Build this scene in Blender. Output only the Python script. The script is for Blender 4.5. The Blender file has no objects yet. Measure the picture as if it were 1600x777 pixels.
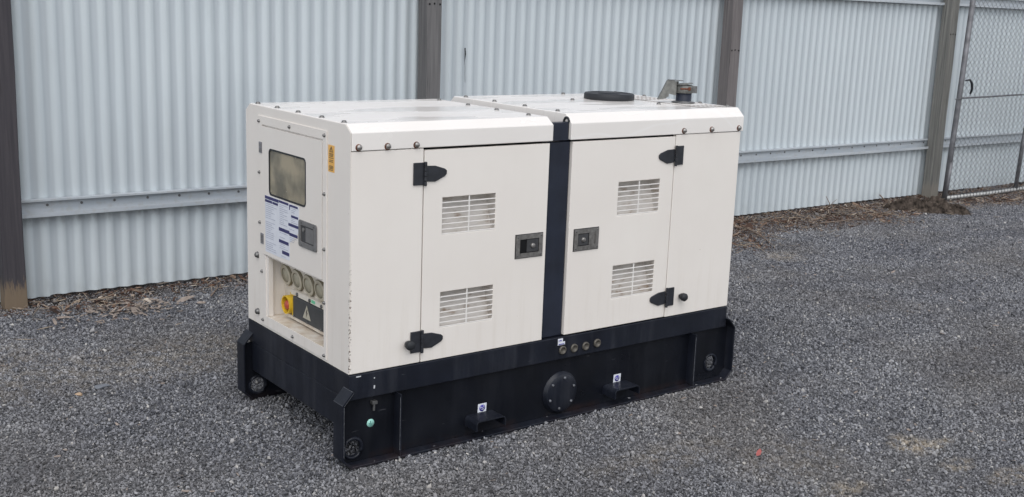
import bpy, bmesh, math, random
import numpy as np
from mathutils import Vector, Matrix, Euler
R = math.radians
rnd = random.Random(7)
scene = bpy.context.scene

# ------------------------------------------------------------------ camera
cam_data = bpy.data.cameras.new('camera')
cam = bpy.data.objects.new('camera', cam_data)
scene.collection.objects.link(cam)
scene.camera = cam
cam_data.sensor_width = 36.0
cam_data.lens = 1769.055 / 1600 * 36.0
cam_data.clip_start = 0.05
cam_data.clip_end = 3000
cam.location = (-2.10834, -3.84278, 1.87648)
cam.rotation_euler = (1.3586921, -0.0363759, -0.6395358)

# ------------------------------------------------------------------ world, sun, exposure
SUN_EL, SUN_AZ = 56, 210           # azimuth clockwise from +Y
world = bpy.data.worlds.new('World')
scene.world = world
world.use_nodes = True
nt = world.node_tree
bg = nt.nodes['Background']
sky = nt.nodes.new('ShaderNodeTexSky')
sky.sky_type = 'NISHITA'
sky.sun_disc = False
sky.sun_elevation = R(SUN_EL)
sky.sun_rotation = R(SUN_AZ)
sky.dust_density = 1.0
sky.air_density = 1.0
hsv = nt.nodes.new('ShaderNodeHueSaturation')
hsv.inputs['Saturation'].default_value = 0.24
nt.links.new(sky.outputs[0], hsv.inputs['Color'])
nt.links.new(hsv.outputs[0], bg.inputs['Color'])
bg.inputs['Strength'].default_value = 0.15
sun_data = bpy.data.lights.new('sun', 'SUN')
sun_data.energy = 0.8
sun_data.angle = R(60)
sun_data.color = (1.0, 0.97, 0.93)
sun = bpy.data.objects.new('sun', sun_data)
scene.collection.objects.link(sun)
az, el = R(SUN_AZ), R(SUN_EL)
sdir = Vector((math.sin(az) * math.cos(el), math.cos(az) * math.cos(el), math.sin(el)))
sun.rotation_euler = sdir.to_track_quat('Z', 'Y').to_euler()
scene.view_settings.view_transform = 'Standard'
scene.view_settings.look = 'None'
scene.view_settings.exposure = 0.56
scene.view_settings.gamma = 1.0

# ------------------------------------------------------------------ material helpers
class NB:
    def __init__(s, name):
        s.m = bpy.data.materials.new(name)
        s.m.use_nodes = True
        s.t = s.m.node_tree
        s.p = s.t.nodes['Principled BSDF']
        s.geo = None
    def n(s, typ, **kw):
        nd = s.t.nodes.new(typ)
        for k, v in kw.items():
            if k.startswith('i_'):
                nd.inputs[k[2:].replace('_', ' ')].default_value = v
            else:
                setattr(nd, k, v)
        return nd
    def l(s, a, b):
        s.t.links.new(a, b)
    def pos(s):
        if s.geo is None:
            s.geo = s.n('ShaderNodeNewGeometry')
        return s.geo.outputs['Position']
    def mapped(s, scale, src=None):
        mp = s.n('ShaderNodeMapping')
        mp.inputs['Scale'].default_value = scale
        s.l(src or s.pos(), mp.inputs['Vector'])
        return mp.outputs[0]
    def noise(s, scale, detail=4, vec=None, rough=0.55):
        nd = s.n('ShaderNodeTexNoise')
        nd.inputs['Scale'].default_value = scale
        nd.inputs['Detail'].default_value = detail
        nd.inputs['Roughness'].default_value = rough
        s.l(vec or s.pos(), nd.inputs['Vector'])
        return nd.outputs['Fac']
    def ramp(s, fac, stops):
        nd = s.n('ShaderNodeValToRGB')
        e = nd.color_ramp.elements
        while len(e) < len(stops):
            e.new(0.5)
        for i, (p, c) in enumerate(stops):
            e[i].position = p
            e[i].color = (*c, 1) if len(c) == 3 else c
        s.l(fac, nd.inputs['Fac'])
        return nd.outputs['Color']
    def mix(s, fac, a, b, mode='MIX'):
        nd = s.n('ShaderNodeMix', data_type='RGBA', blend_type=mode)
        for sock, v in ((nd.inputs[0], fac), (nd.inputs[6], a), (nd.inputs[7], b)):
            if isinstance(v, (int, float)):
                sock.default_value = v
            elif isinstance(v, tuple):
                sock.default_value = (*v, 1)
            else:
                s.l(v, sock)
        return nd.outputs[2]
    def math(s, op, a, b=0.0, c=None):
        nd = s.n('ShaderNodeMath', operation=op)
        for i, v in enumerate((a, b) if c is None else (a, b, c)):
            if isinstance(v, (int, float)):
                nd.inputs[i].default_value = v
            else:
                s.l(v, nd.inputs[i])
        return nd.outputs[0]
    def xyz(s, src=None):
        nd = s.n('ShaderNodeSeparateXYZ')
        s.l(src or s.pos(), nd.inputs[0])
        return nd.outputs
    def band(s, v, lo, hi, soft):
        """1 inside lo..hi fading over soft"""
        a = s.n('ShaderNodeMapRange', interpolation_type='SMOOTHSTEP')
        a.inputs[1].default_value = lo - soft; a.inputs[2].default_value = lo
        s.l(v, a.inputs[0])
        b = s.n('ShaderNodeMapRange', interpolation_type='SMOOTHSTEP')
        b.inputs[1].default_value = hi; b.inputs[2].default_value = hi + soft
        b.inputs[3].default_value = 1; b.inputs[4].default_value = 0
        s.l(v, b.inputs[0])
        return s.math('MULTIPLY', a.outputs[0], b.outputs[0])
    def bump(s, h, strength, dist):
        nd = s.n('ShaderNodeBump')
        nd.inputs['Strength'].default_value = strength
        nd.inputs['Distance'].default_value = dist
        s.l(h, nd.inputs['Height'])
        s.l(nd.outputs[0], s.p.inputs['Normal'])
    def set(s, base=None, rough=None, metal=None, spec=None, coat=None):
        for k, v in (('Base Color', base), ('Roughness', rough), ('Metallic', metal), ('Specular IOR Level', spec), ('Coat Weight', coat)):
            if v is None: continue
            if isinstance(v, tuple): s.p.inputs[k].default_value = (*v, 1)
            elif isinstance(v, (int, float)): s.p.inputs[k].default_value = v
            else: s.l(v, s.p.inputs[k])
        return s.m

def simple(name, col, rough=0.5, metal=0.0, spec=0.5, var=0.12, scale=30.0):
    b = NB(name)
    n = b.noise(scale, 5)
    dark = tuple(c * (1 - var) for c in col)
    lite = tuple(min(1, c * (1 + var)) for c in col)
    b.set(b.ramp(n, [(0.3, dark), (0.7, lite)]), rough, metal, spec)
    return b.m

# cream enamel of the canopy
b = NB('cream_enamel')
P = b.xyz()
col = b.ramp(b.noise(2.2, 5), [(0.3, (0.755, 0.705, 0.655)), (0.7, (0.79, 0.745, 0.695))])
runs = b.noise(1.0, 6, b.mapped((26, 26, 2.0)), 0.6)
low = b.band(P[2], 0.3, 0.50, 0.30)
runs_m = b.ramp(runs, [(0.50, (0, 0, 0)), (0.72, (1, 1, 1))])
g1 = b.math('MULTIPLY', runs_m, b.math('ADD', b.math('MULTIPLY', low, 0.16), 0.02))
col = b.mix(g1, col, (0.50, 0.43, 0.34))
spk = b.ramp(b.noise(48, 3), [(0.735, (0, 0, 0)), (0.76, (1, 1, 1))])
col = b.mix(b.math('MULTIPLY', spk, 0.35), col, (0.33, 0.25, 0.17))
# chipped paint along the near vertical corner
corner = b.math('MULTIPLY', b.band(P[0], -0.02, 0.0085, 0.0005), b.band(P[1], -0.02, 0.006, 0.001))
corner = b.math('MULTIPLY', corner, b.band(P[2], 0.40, 0.60, 0.35))
chip = b.ramp(b.noise(120, 3), [(0.54, (0, 0, 0)), (0.57, (1, 1, 1))])
col = b.mix(b.math('MULTIPLY', corner, chip), col, (0.09, 0.05, 0.03))
smear = b.noise(1.5, 4, b.mapped((1.2, 5.0, 3.0)))
rough = b.n('ShaderNodeMapRange'); rough.inputs[1].default_value = 0.3; rough.inputs[2].default_value = 0.7
rough.inputs[3].default_value = 0.30; rough.inputs[4].default_value = 0.52
b.l(smear, rough.inputs[0])
b.bump(b.noise(3.0, 2), 0.06, 0.02)
M_CREAM = b.set(col, rough.outputs[0], 0, 0.45)

# cream roof: same enamel, lightened for the light on top, with painted reflection streaks
b = NB('cream_enamel_roof')
col = b.ramp(b.noise(2.6, 5), [(0.3, (0.785, 0.745, 0.705)), (0.7, (0.82, 0.785, 0.75))])
w = b.n('ShaderNodeTexWave', wave_type='RINGS', i_Scale=0.55, i_Distortion=9.0, i_Detail=3.0, i_Detail_Scale=1.2)
b.l(b.mapped((1.0, 1.0, 1.0)), w.inputs['Vector'])
wm = b.ramp(w.outputs['Fac'], [(0.0, (0, 0, 0)), (0.46, (0, 0, 0)), (0.54, (1, 1, 1)), (0.60, (0, 0, 0)), (1, (0, 0, 0))])
wet = b.ramp(b.noise(2.0, 3, b.mapped((1, 2.4, 1))), [(0.47, (0, 0, 0)), (0.58, (1, 1, 1))])
col = b.mix(b.math('MULTIPLY', wet, 0.04), col, (0.60, 0.59, 0.58))
col = b.mix(b.math('MULTIPLY', wm, 0.22), col, (0.90, 0.90, 0.90))  # pale streaks painted in for reflections on the roof
rr = b.mix(wet, (0.32, 0.32, 0.32), (0.17, 0.17, 0.17))
M_ROOF = b.set(col, rr, 0, 0.5)
b.bump(b.noise(1.8, 2), 0.15, 0.03)

# cream inside of the socket recess: dirtier
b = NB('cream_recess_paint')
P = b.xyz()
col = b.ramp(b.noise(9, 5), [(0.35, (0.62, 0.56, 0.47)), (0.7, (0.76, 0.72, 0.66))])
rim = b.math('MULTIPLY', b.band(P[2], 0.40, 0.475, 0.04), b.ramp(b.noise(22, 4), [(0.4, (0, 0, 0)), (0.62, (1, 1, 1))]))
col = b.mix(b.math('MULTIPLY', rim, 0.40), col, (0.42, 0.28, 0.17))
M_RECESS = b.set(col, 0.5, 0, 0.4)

# navy black skid paint
def black_paint(name, base, dust, rough=0.5):
    b = NB(name)
    P = b.xyz()
    col = b.ramp(b.noise(6, 6), [(0.3, tuple(c * .75 for c in base)), (0.7, tuple(c * 1.3 for c in base))])
    st = b.ramp(b.noise(1.0, 6, b.mapped((16, 16, 1.6)), 0.62), [(0.48, (0, 0, 0)), (0.75, (1, 1, 1))])
    col = b.mix(b.math('MULTIPLY', st, dust), col, (0.085, 0.088, 0.10))
    scr = b.ramp(b.noise(1.0, 5, b.mapped((9, 9, 60))), [(0.70, (0, 0, 0)), (0.735, (1, 1, 1))])
    col = b.mix(b.math('MULTIPLY', scr, 0.22), col, (0.20, 0.20, 0.22))
    rust = b.math('MULTIPLY', b.band(P[2], -0.05, 0.02, 0.03), b.ramp(b.noise(7, 5), [(0.45, (0, 0, 0)), (0.65, (1, 1, 1))]))
    col = b.mix(b.math('MULTIPLY', rust, 0.32), col, (0.035, 0.016, 0.011))
    b.bump(b.noise(40, 3), 0.08, 0.004)
    b.set(col, b.ramp(b.noise(5, 4), [(0.3, (rough - .08,) * 3), (0.7, (rough + .12,) * 3)]), 0, 0.28)
    return b.m
M_BLACK = black_paint('navy_black_paint', (0.0052, 0.0062, 0.0098), 0.07, 0.34)
M_BAND = black_paint('worn_navy_black_paint', (0.0100, 0.0120, 0.0190), 0.20, 0.36)
M_POSTBLK = black_paint('dark_navy_post_paint', (0.017, 0.021, 0.034), 0.06, 0.42)
M_RUBBER = simple('black_rubber', (0.018, 0.020, 0.024), 0.55, 0, 0.4)
M_HINGE = simple('black_coated_hinge', (0.020, 0.022, 0.028), 0.42, 0, 0.5, 0.3)
M_EDGEWEAR = simple('worn_edge_grey', (0.13, 0.135, 0.15), 0.5, 0.2, 0.5, 0.5, 60)
M_GRILLEBACK = simple('dusty_brown_mesh_backing', (0.17, 0.115, 0.09), 0.8, 0, 0.2, 0.3)
M_VOID = simple('dark_interior', (0.012, 0.012, 0.013), 0.9, 0, 0.1)
M_STEEL = simple('dull_stainless_steel', (0.33, 0.315, 0.30), 0.36, 0.85, 0.5, 0.3, 60)
M_STEELD = simple('dark_zinc_steel', (0.16, 0.16, 0.16), 0.45, 0.7, 0.5, 0.3, 60)
M_BOLT = simple('zinc_bolt', (0.20, 0.195, 0.19), 0.42, 0.8, 0.5, 0.35, 200)
M_LATCHGREY = simple('grey_plastic_latch', (0.17, 0.165, 0.165), 0.4, 0.15, 0.5, 0.15)
M_LATCHD = simple('dark_grey_latch', (0.055, 0.055, 0.058), 0.45, 0.2, 0.5, 0.2)
M_GREYPAD = simple('grey_plastic_pad', (0.22, 0.22, 0.24), 0.6, 0, 0.3, 0.2)
M_SLAT = simple('louvre_cream', (0.76, 0.735, 0.705), 0.5, 0, 0.4, 0.05)
b = NB('shaded_vent_cream')
shade_dust = b.ramp(b.noise(14, 5, b.mapped((1, 1, 2.5))), [(0.42, (0.62, 0.585, 0.55)), (0.58, (0.55, 0.51, 0.47)), (0.74, (0.30, 0.22, 0.16))])  # cream darkened for the shade inside the vents, plus brown dust
M_SCOOP = b.set(shade_dust, 0.6, 0, 0.3)
M_SOCKET = simple('beige_socket_plastic', (0.40, 0.37, 0.28), 0.4, 0, 0.5, 0.08)
M_SOCKETD = simple('shaded_socket_rim', (0.20, 0.175, 0.12), 0.5, 0, 0.4, 0.08)  # darker tone put in as shading of the socket rim and groove
M_SOCKETL = simple('cream_socket_ring', (0.50, 0.45, 0.35), 0.4, 0, 0.5, 0.08)
M_CHARCOAL = simple('charcoal_cover', (0.055, 0.057, 0.060), 0.45, 0, 0.4, 0.1)
M_TRI = simple('warning_print_sand', (0.45, 0.42, 0.34), 0.6, 0, 0.3, 0.1)
M_YELLOW = simple('yellow_plastic', (0.72, 0.47, 0.035), 0.4, 0, 0.5, 0.06)
M_RED = simple('faded_red_plastic', (0.42, 0.07, 0.04), 0.4, 0, 0.5, 0.1)
M_GREEN = simple('green_label', (0.15, 0.55, 0.32), 0.5)
M_WHITE = simple('white_label', (0.70, 0.72, 0.78), 0.45, 0, 0.5, 0.03)
M_NAVY = simple('navy_print', (0.03, 0.03, 0.12), 0.5)
M_GREYINK = simple('pale_grey_print', (0.42, 0.44, 0.52), 0.5)
M_ORANGE = simple('orange_label', (0.78, 0.43, 0.10), 0.45, 0, 0.5, 0.08)
M_INK = simple('black_print', (0.05, 0.04, 0.03), 0.5)
M_BLUE = simple('violet_blue_print', (0.06, 0.05, 0.30), 0.5)
M_TEAL = simple('mint_label', (0.35, 0.68, 0.60), 0.5, 0, 0.5, 0.04)
M_TEALD = simple('dark_teal_print', (0.03, 0.16, 0.14), 0.5)
M_PANEL = simple('khaki_instrument_panel', (0.46, 0.41, 0.30), 0.6, 0, 0.3, 0.12, 4)
M_SCUFF = simple('exposed_white_primer', (0.55, 0.56, 0.58), 0.6, 0, 0.3, 0.3, 90)
M_RUSTY = simple('rusted_bolt', (0.13, 0.045, 0.025), 0.8, 0, 0.3, 0.4, 60)
M_GALVD = simple('weathered_galvanised', (0.15, 0.152, 0.142), 0.6, 0.2, 0.5, 0.35, 40)
# smoky window acrylic
b = NB('smoky_acrylic')
b.set(b.ramp(b.noise(7, 3), [(0.35, (0.31, 0.29, 0.235)), (0.62, (0.64, 0.57, 0.43))]), b.ramp(b.noise(12, 4), [(0.3, (0.12,) * 3), (0.7, (0.28,) * 3)]), 0, 0.5)
b.p.inputs['Transmission Weight'].default_value = 0.52
b.p.inputs['IOR'].default_value = 1.2
M_PANE = b.m

YF_SHEET = 3.237
# fence steel: pale blue-grey baked enamel
b = NB('pale_blue_fence_sheet')
P = b.xyz()
col = b.ramp(b.noise(0.9, 4, b.mapped((1, 1, 0.6))), [(0.3, (0.545, 0.60, 0.63)), (0.7, (0.585, 0.635, 0.66))])
dirt = b.ramp(b.noise(1.0, 6, b.mapped((14, 14, 2.2)), 0.65), [(0.46, (0, 0, 0)), (0.78, (1, 1, 1))])
col = b.mix(b.math('MULTIPLY', dirt, 0.12), col, (0.30, 0.31, 0.31))
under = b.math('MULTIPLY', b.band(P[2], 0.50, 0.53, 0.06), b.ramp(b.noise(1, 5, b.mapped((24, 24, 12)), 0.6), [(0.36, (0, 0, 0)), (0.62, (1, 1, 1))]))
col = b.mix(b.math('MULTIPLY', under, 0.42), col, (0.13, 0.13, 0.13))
foot = b.math('MULTIPLY', b.band(P[2], -0.1, 0.05, 0.12), b.ramp(b.noise(1, 5, b.mapped((16, 16, 8))), [(0.42, (0, 0, 0)), (0.66, (1, 1, 1))]))
col = b.mix(b.math('MULTIPLY', foot, 0.16), col, (0.19, 0.18, 0.155))
valley_shade = b.n('ShaderNodeMapRange', interpolation_type='SMOOTHSTEP'); valley_shade.inputs[1].default_value = YF_SHEET - 0.004; valley_shade.inputs[2].default_value = YF_SHEET + 0.006
b.l(P[1], valley_shade.inputs[0])
col = b.mix(b.math('MULTIPLY', valley_shade.outputs[0], 0.50), col, (0.34, 0.375, 0.41))  # valleys coloured darker to stand for the shading of the corrugation
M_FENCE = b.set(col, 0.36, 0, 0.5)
b = NB('galvanised_rail_steel')
col = b.ramp(b.noise(1.0, 5, b.mapped((2.0, 20, 30))), [(0.3, (0.38, 0.42, 0.46)), (0.7, (0.50, 0.53, 0.56))])
sp = b.ramp(b.noise(30, 5), [(0.5, (0, 0, 0)), (0.7, (1, 1, 1))])
col = b.mix(b.math('MULTIPLY', sp, 0.35), col, (0.34, 0.32, 0.28))
M_RAIL = b.set(col, 0.45, 0.05, 0.5)

def wood(name, c0, c1, foot_col=None):
    b = NB(name)
    P = b.xyz()
    tc = b.n('ShaderNodeTexCoord')
    mp = b.n('ShaderNodeMapping'); mp.inputs['Scale'].default_value = (60, 60, 1.6)
    b.l(tc.outputs['Object'], mp.inputs['Vector'])
    g = b.noise(1.0, 7, mp.outputs[0], 0.65)
    col = b.ramp(g, [(0.28, c0), (0.55, tuple((x + y) / 2 for x, y in zip(c0, c1))), (0.75, c1)])
    big = b.noise(3.0, 3, b.mapped((1, 1, 0.5)))
    col = b.mix(b.math('MULTIPLY', big, 0.35), col, tuple(x * 0.7 for x in c0))
    if foot_col:
        wob = b.math('ADD', P[2], b.math('MULTIPLY', b.noise(1, 6, b.mapped((70, 70, 9)), 0.7), -0.34))
        m = b.band(wob, -0.9, -0.06, 0.08)
        col = b.mix(b.math('MULTIPLY', m, 0.75), col, foot_col)
    crack = b.ramp(b.noise(1.0, 4, b.mapped((90, 90, 2.2)), 0.5), [(0.27, (1, 1, 1)), (0.33, (0, 0, 0))])
    col = b.mix(b.math('MULTIPLY', crack, 0.7), col, (0.02, 0.018, 0.016))
    b.bump(g, 0.5, 0.006)
    return b.set(col, 0.85, 0, 0.2)
M_WOOD_DARK = wood('dark_weathered_timber', (0.048, 0.045, 0.052), (0.095, 0.086, 0.092), (0.22, 0.165, 0.11))
M_WOOD_GREY = wood('grey_weathered_timber', (0.105, 0.103, 0.105), (0.25, 0.24, 0.238))
M_WOOD_BROWN = wood('brown_grey_weathered_timber', (0.120, 0.110, 0.112), (0.27, 0.245, 0.238))
M_WOOD_OLIVE = wood('pale_olive_grey_timber', (0.115, 0.115, 0.108), (0.34, 0.33, 0.305), (0.24, 0.22, 0.19))

# shared expression: brown litter zone by place (1 = litter), dust patches
def litter_mask(b, P):
    y = P[1]; x = P[0]
    wob = b.math('MULTIPLY', b.math('SUBTRACT', b.noise(1.3, 4), 0.5), 1.5)
    # right of the generator the litter is wide, left of it narrow except for one patch
    right = b.band(x, 4.0, 40, 0.6)
    edge = b.math('SUBTRACT', 2.98, b.math('MULTIPLY', right, 0.50))
    d = b.math('SUBTRACT', b.math('ADD', y, b.math('MULTIPLY', wob, 0.5)), edge)
    m = b.n('ShaderNodeMapRange', interpolation_type='SMOOTHSTEP')
    m.inputs[1].default_value = -0.12; m.inputs[2].default_value = 0.20
    b.l(d, m.inputs[0])
    return m.outputs[0]
def dust_mask(b, P):
    tot = None
    for (cx, cy, rx, ry, k) in ((2.30, -1.09, .10, .10, 1.3), (2.36, -1.14, .14, .035, 1.1), (2.27, -1.33, .09, .05, .9), (2.36, -1.53, .13, .06, .9), (1.60, -1.25, .13, .06, .9), (4.9, 1.88, .16, .16, .8), (1.65, -0.9, .3, .2, .30), (1.2, -0.62, .35, .12, .35), (-0.2, 1.75, .9, .3, .45), (-1.0, 2.0, .4, .5, .5), (0.0, .2, .1, .1, 0)):
        if k == 0: continue
        ax = b.math('DIVIDE', b.math('SUBTRACT', P[0], cx), rx)
        ay = b.math('DIVIDE', b.math('SUBTRACT', P[1], cy), ry)
        r2 = b.math('ADD', b.math('MULTIPLY', ax, ax), b.math('MULTIPLY', ay, ay))
        v = b.math('MULTIPLY', b.math('MAXIMUM', b.math('SUBTRACT', 1.0, b.math('MULTIPLY', r2, 0.5)), 0.0), k)
        tot = v if tot is None else b.math('MAXIMUM', tot, v)
    n = b.ramp(b.noise(14, 7, None, 0.7), [(0.42, (0, 0, 0)), (0.58, (1, 1, 1))])
    return b.math('MULTIPLY', tot, n)

# ground between and beyond the stones
b = NB('bluestone_gravel_ground')
P = b.xyz()
v = b.n('ShaderNodeTexVoronoi', i_Scale=95.0)
b.l(b.pos(), v.inputs['Vector'])
vc = b.n('ShaderNodeSeparateColor'); b.l(v.outputs['Color'], vc.inputs[0])
col = b.ramp(vc.outputs[0], [(0.0, (0.045, 0.046, 0.050)), (0.5, (0.11, 0.112, 0.118)), (0.85, (0.17, 0.17, 0.175)), (1.0, (0.25, 0.245, 0.24))])
lit = litter_mask(b, P)
col = b.mix(b.math('MULTIPLY', lit, 0.9), col, b.ramp(b.noise(30, 5), [(0.3, (0.035, 0.024, 0.018)), (0.55, (0.10, 0.060, 0.040)), (0.8, (0.20, 0.14, 0.10))]))
soil = b.band(P[1], 3.08, 3.6, 0.06)  # dark strip painted as the shade in the gap under the sheets
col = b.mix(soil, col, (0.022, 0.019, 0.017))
col = b.mix(b.math('MULTIPLY', dust_mask(b, P), 0.85), col, (0.34, 0.28, 0.20))
b.bump(b.math('SUBTRACT', 1.0, v.outputs['Distance']), 0.8, 0.012)
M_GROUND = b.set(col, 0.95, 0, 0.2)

# the stones themselves
b = NB('bluestone_chips')
P = b.xyz()
oi = b.n('ShaderNodeObjectInfo')
col = b.ramp(oi.outputs['Random'], [(0.0, (0.050, 0.053, 0.062)), (0.25, (0.118, 0.121, 0.133)), (0.60, (0.215, 0.219, 0.235)), (0.95, (0.335, 0.34, 0.357)), (0.994, (0.46, 0.445, 0.42)), (1.0, (0.62, 0.60, 0.56))])
big = b.noise(0.8, 4)
col = b.mix(b.ramp(big, [(0.46, (0, 0, 0)), (0.68, (0.42, 0.42, 0.42))]), col, (0.155, 0.138, 0.118))
band = b.noise(1.0, 4, b.mapped((0.9, 2.2, 1)))
col = b.mix(1.0, col, b.ramp(band, [(0.32, (0.76, 0.76, 0.79)), (0.66, (1.12, 1.11, 1.10))]), 'MULTIPLY')
col = b.mix(b.math('MULTIPLY', dust_mask(b, P), 0.62), col, (0.40, 0.34, 0.26))
col = b.mix(b.math('MULTIPLY', litter_mask(b, P), 0.25), col, (0.12, 0.085, 0.06))
b.p.inputs['Specular IOR Level'].default_value = 0.3
M_STONE = b.set(col, 0.85)
# bark and leaf litter
b = NB('dry_bark_litter')
oi = b.n('ShaderNodeObjectInfo')
col = b.ramp(oi.outputs['Random'], [(0.0, (0.022, 0.017, 0.015)), (0.40, (0.080, 0.046, 0.034)), (0.68, (0.145, 0.082, 0.056)), (0.86, (0.22, 0.155, 0.115)), (0.95, (0.36, 0.29, 0.23)), (1.0, (0.55, 0.48, 0.40))])
M_LITTER = b.set(col, 0.9, 0, 0.2)
M_PALECHIP = simple('pale_dry_bark', (0.27, 0.225, 0.195), 0.9, 0, 0.2, 0.3, 40)
M_STRAW = simple('dry_straw_stalk', (0.30, 0.245, 0.19), 0.85, 0, 0.2, 0.45, 25)
M_TWIG = simple('dry_grey_twig', (0.20, 0.155, 0.125), 0.9, 0, 0.2, 0.3, 40)
M_SOIL = simple('clumped_dark_soil', (0.060, 0.048, 0.040), 0.95, 0, 0.1, 0.8, 22)
M_WIRE = simple('dull_chain_wire', (0.20, 0.205, 0.215), 0.5, 0.5, 0.5, 0.3)
M_PIPE = simple('dull_galvanised_pipe', (0.155, 0.155, 0.165), 0.55, 0.4, 0.5, 0.35, 12)
M_PIPEW = simple('pale_galvanised_pipe', (0.46, 0.46, 0.45), 0.5, 0.3, 0.5, 0.2, 12)

# ------------------------------------------------------------------ mesh helpers
def link(o, parent=None):
    scene.collection.objects.link(o)
    if parent is not None:
        o.parent = parent
    return o

def tag(o, label=None, category=None, group=None, kind=None):
    for k, v in (('label', label), ('category', category), ('group', group), ('kind', kind)):
        if v: o[k] = v
    return o

class MB:
    """collects shapes with a material slot each and links them as ONE object"""
    def __init__(s):
        s.bm = bmesh.new(); s.mats = []
    def mi(s, m):
        if m not in s.mats: s.mats.append(m)
        return s.mats.index(m)
    def box(s, x0, x1, y0, y1, z0, z1, m, rot=None, piv=None):
        vs = [s.bm.verts.new((x, y, z)) for x in (x0, x1) for y in (y0, y1) for z in (z0, z1)]
        i = s.mi(m)
        for f in ((0, 1, 3, 2), (4, 6, 7, 5), (0, 4, 5, 1), (2, 3, 7, 6), (0, 2, 6, 4), (1, 5, 7, 3)):
            s.bm.faces.new([vs[k] for k in f]).material_index = i
        if rot is not None:
            c = Vector(piv) if piv else Vector(((x0 + x1) / 2, (y0 + y1) / 2, (z0 + z1) / 2))
            for v in vs: v.co = c + rot @ (v.co - c)
        return vs
    def poly(s, pts, m):
        f = s.bm.faces.new([s.bm.verts.new(p) for p in pts]); f.material_index = s.mi(m)
        return f
    def prism(s, pts, vec, m):
        """closed outline (list of 3D points) extruded by vec"""
        i = s.mi(m); vec = Vector(vec)
        a = [s.bm.verts.new(p) for p in pts]
        c = [s.bm.verts.new(Vector(p) + vec) for p in pts]
        s.bm.faces.new(a).material_index = i
        s.bm.faces.new(c[::-1]).material_index = i
        n = len(a)
        for k in range(n):
            s.bm.faces.new((a[k], c[k], c[(k + 1) % n], a[(k + 1) % n])).material_index = i
    def lathe(s, prof, c, axis, m, n=20, mats=None):
        """prof: list of (radius, height) along axis from c"""
        ax = Vector(axis).normalized()
        t = ax.orthogonal().normalized(); u = ax.cross(t)
        c = Vector(c); rings = []
        for r, h in prof:
            if r < 1e-6: rings.append([s.bm.verts.new(c + ax * h)])
            else: rings.append([s.bm.verts.new(c + ax * h + (t * math.cos(2 * math.pi * k / n) + u * math.sin(2 * math.pi * k / n)) * r) for k in range(n)])
        for q in range(len(rings) - 1):
            i = s.mi(mats[q] if mats else m)
            A, B = rings[q], rings[q + 1]
            for k in range(n):
                k2 = (k + 1) % n
                if len(A) == 1 and len(B) == 1: continue
                if len(A) == 1: f = s.bm.faces.new((A[0], B[k], B[k2]))
                elif len(B) == 1: f = s.bm.faces.new((A[k], B[0], A[k2]))
                else: f = s.bm.faces.new((A[k], B[k], B[k2], A[k2]))
                f.material_index = i; f.smooth = n > 8
    def tube(s, pts, r, m, n=6, closed=False):
        pts = [Vector(p) for p in pts]; i = s.mi(m); rings = []
        N = len(pts)
        for k, p in enumerate(pts):
            if closed: d = pts[(k + 1) % N] - pts[k - 1]
            else: d = pts[min(k + 1, N - 1)] - pts[max(k - 1, 0)]
            d.normalize()
            ref = Vector((0, 0, 1)) if abs(d.z) < 0.9 else Vector((1, 0, 0))
            t = d.cross(ref).normalized(); u = d.cross(t)
            rr = r[k] if isinstance(r, (list, tuple)) else r
            rings.append([s.bm.verts.new(p + (t * math.cos(2 * math.pi * j / n) + u * math.sin(2 * math.pi * j / n)) * rr) for j in range(n)])
        rng = range(N if closed else N - 1)
        for k in rng:
            A, B = rings[k], rings[(k + 1) % N]
            for j in range(n):
                f = s.bm.faces.new((A[j], B[j], B[(j + 1) % n], A[(j + 1) % n])); f.material_index = i; f.smooth = n > 4
        if not closed:
            s.bm.faces.new(rings[0]).material_index = i
            s.bm.faces.new(rings[-1][::-1]).material_index = i
    def plate(s, us, vs, holes, fmap, thick, m, extra=(), mat_fn=None):
        """welded sheet over the grid us x vs minus holes (u0,u1,v0,v1), extruded by thick along fmap's third argument"""
        us = sorted(set(round(x, 5) for x in us) | set(round(h[k], 5) for h in holes for k in (0, 1)))
        vs = sorted(set(round(x, 5) for x in vs) | set(round(h[k], 5) for h in holes for k in (2, 3)))
        cache = {}
        def V(u, v, w):
            k = (round(u, 5), round(v, 5), w)
            if k not in cache: cache[k] = s.bm.verts.new(fmap(u, v, w))
            return cache[k]
        cells = []
        for a in range(len(us) - 1):
            for c in range(len(vs) - 1):
                mu, mv = (us[a] + us[a + 1]) / 2, (vs[c] + vs[c + 1]) / 2
                if any(h[0] < mu < h[1] and h[2] < mv < h[3] for h in holes): continue
                cells.append([(us[a], vs[c]), (us[a + 1], vs[c]), (us[a + 1], vs[c + 1]), (us[a], vs[c + 1])])
        cells += [list(e) for e in extra]
        edges = {}
        i = s.mi(m)
        for cl in cells:
            s.bm.faces.new([V(u, v, 0) for u, v in cl]).material_index = i
            s.bm.faces.new([V(u, v, thick) for u, v in cl[::-1]]).material_index = i
            for k in range(len(cl)):
                p, q = cl[k], cl[(k + 1) % len(cl)]
                kp, kq = tuple(round(t, 5) for t in p), tuple(round(t, 5) for t in q)
                if (kq, kp) in edges: del edges[(kq, kp)]
                else: edges[(kp, kq)] = 1
        for (p, q) in edges:
            s.bm.faces.new((V(*p, 0), V(*p, thick), V(*q, thick), V(*q, 0))).material_index = i
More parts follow.
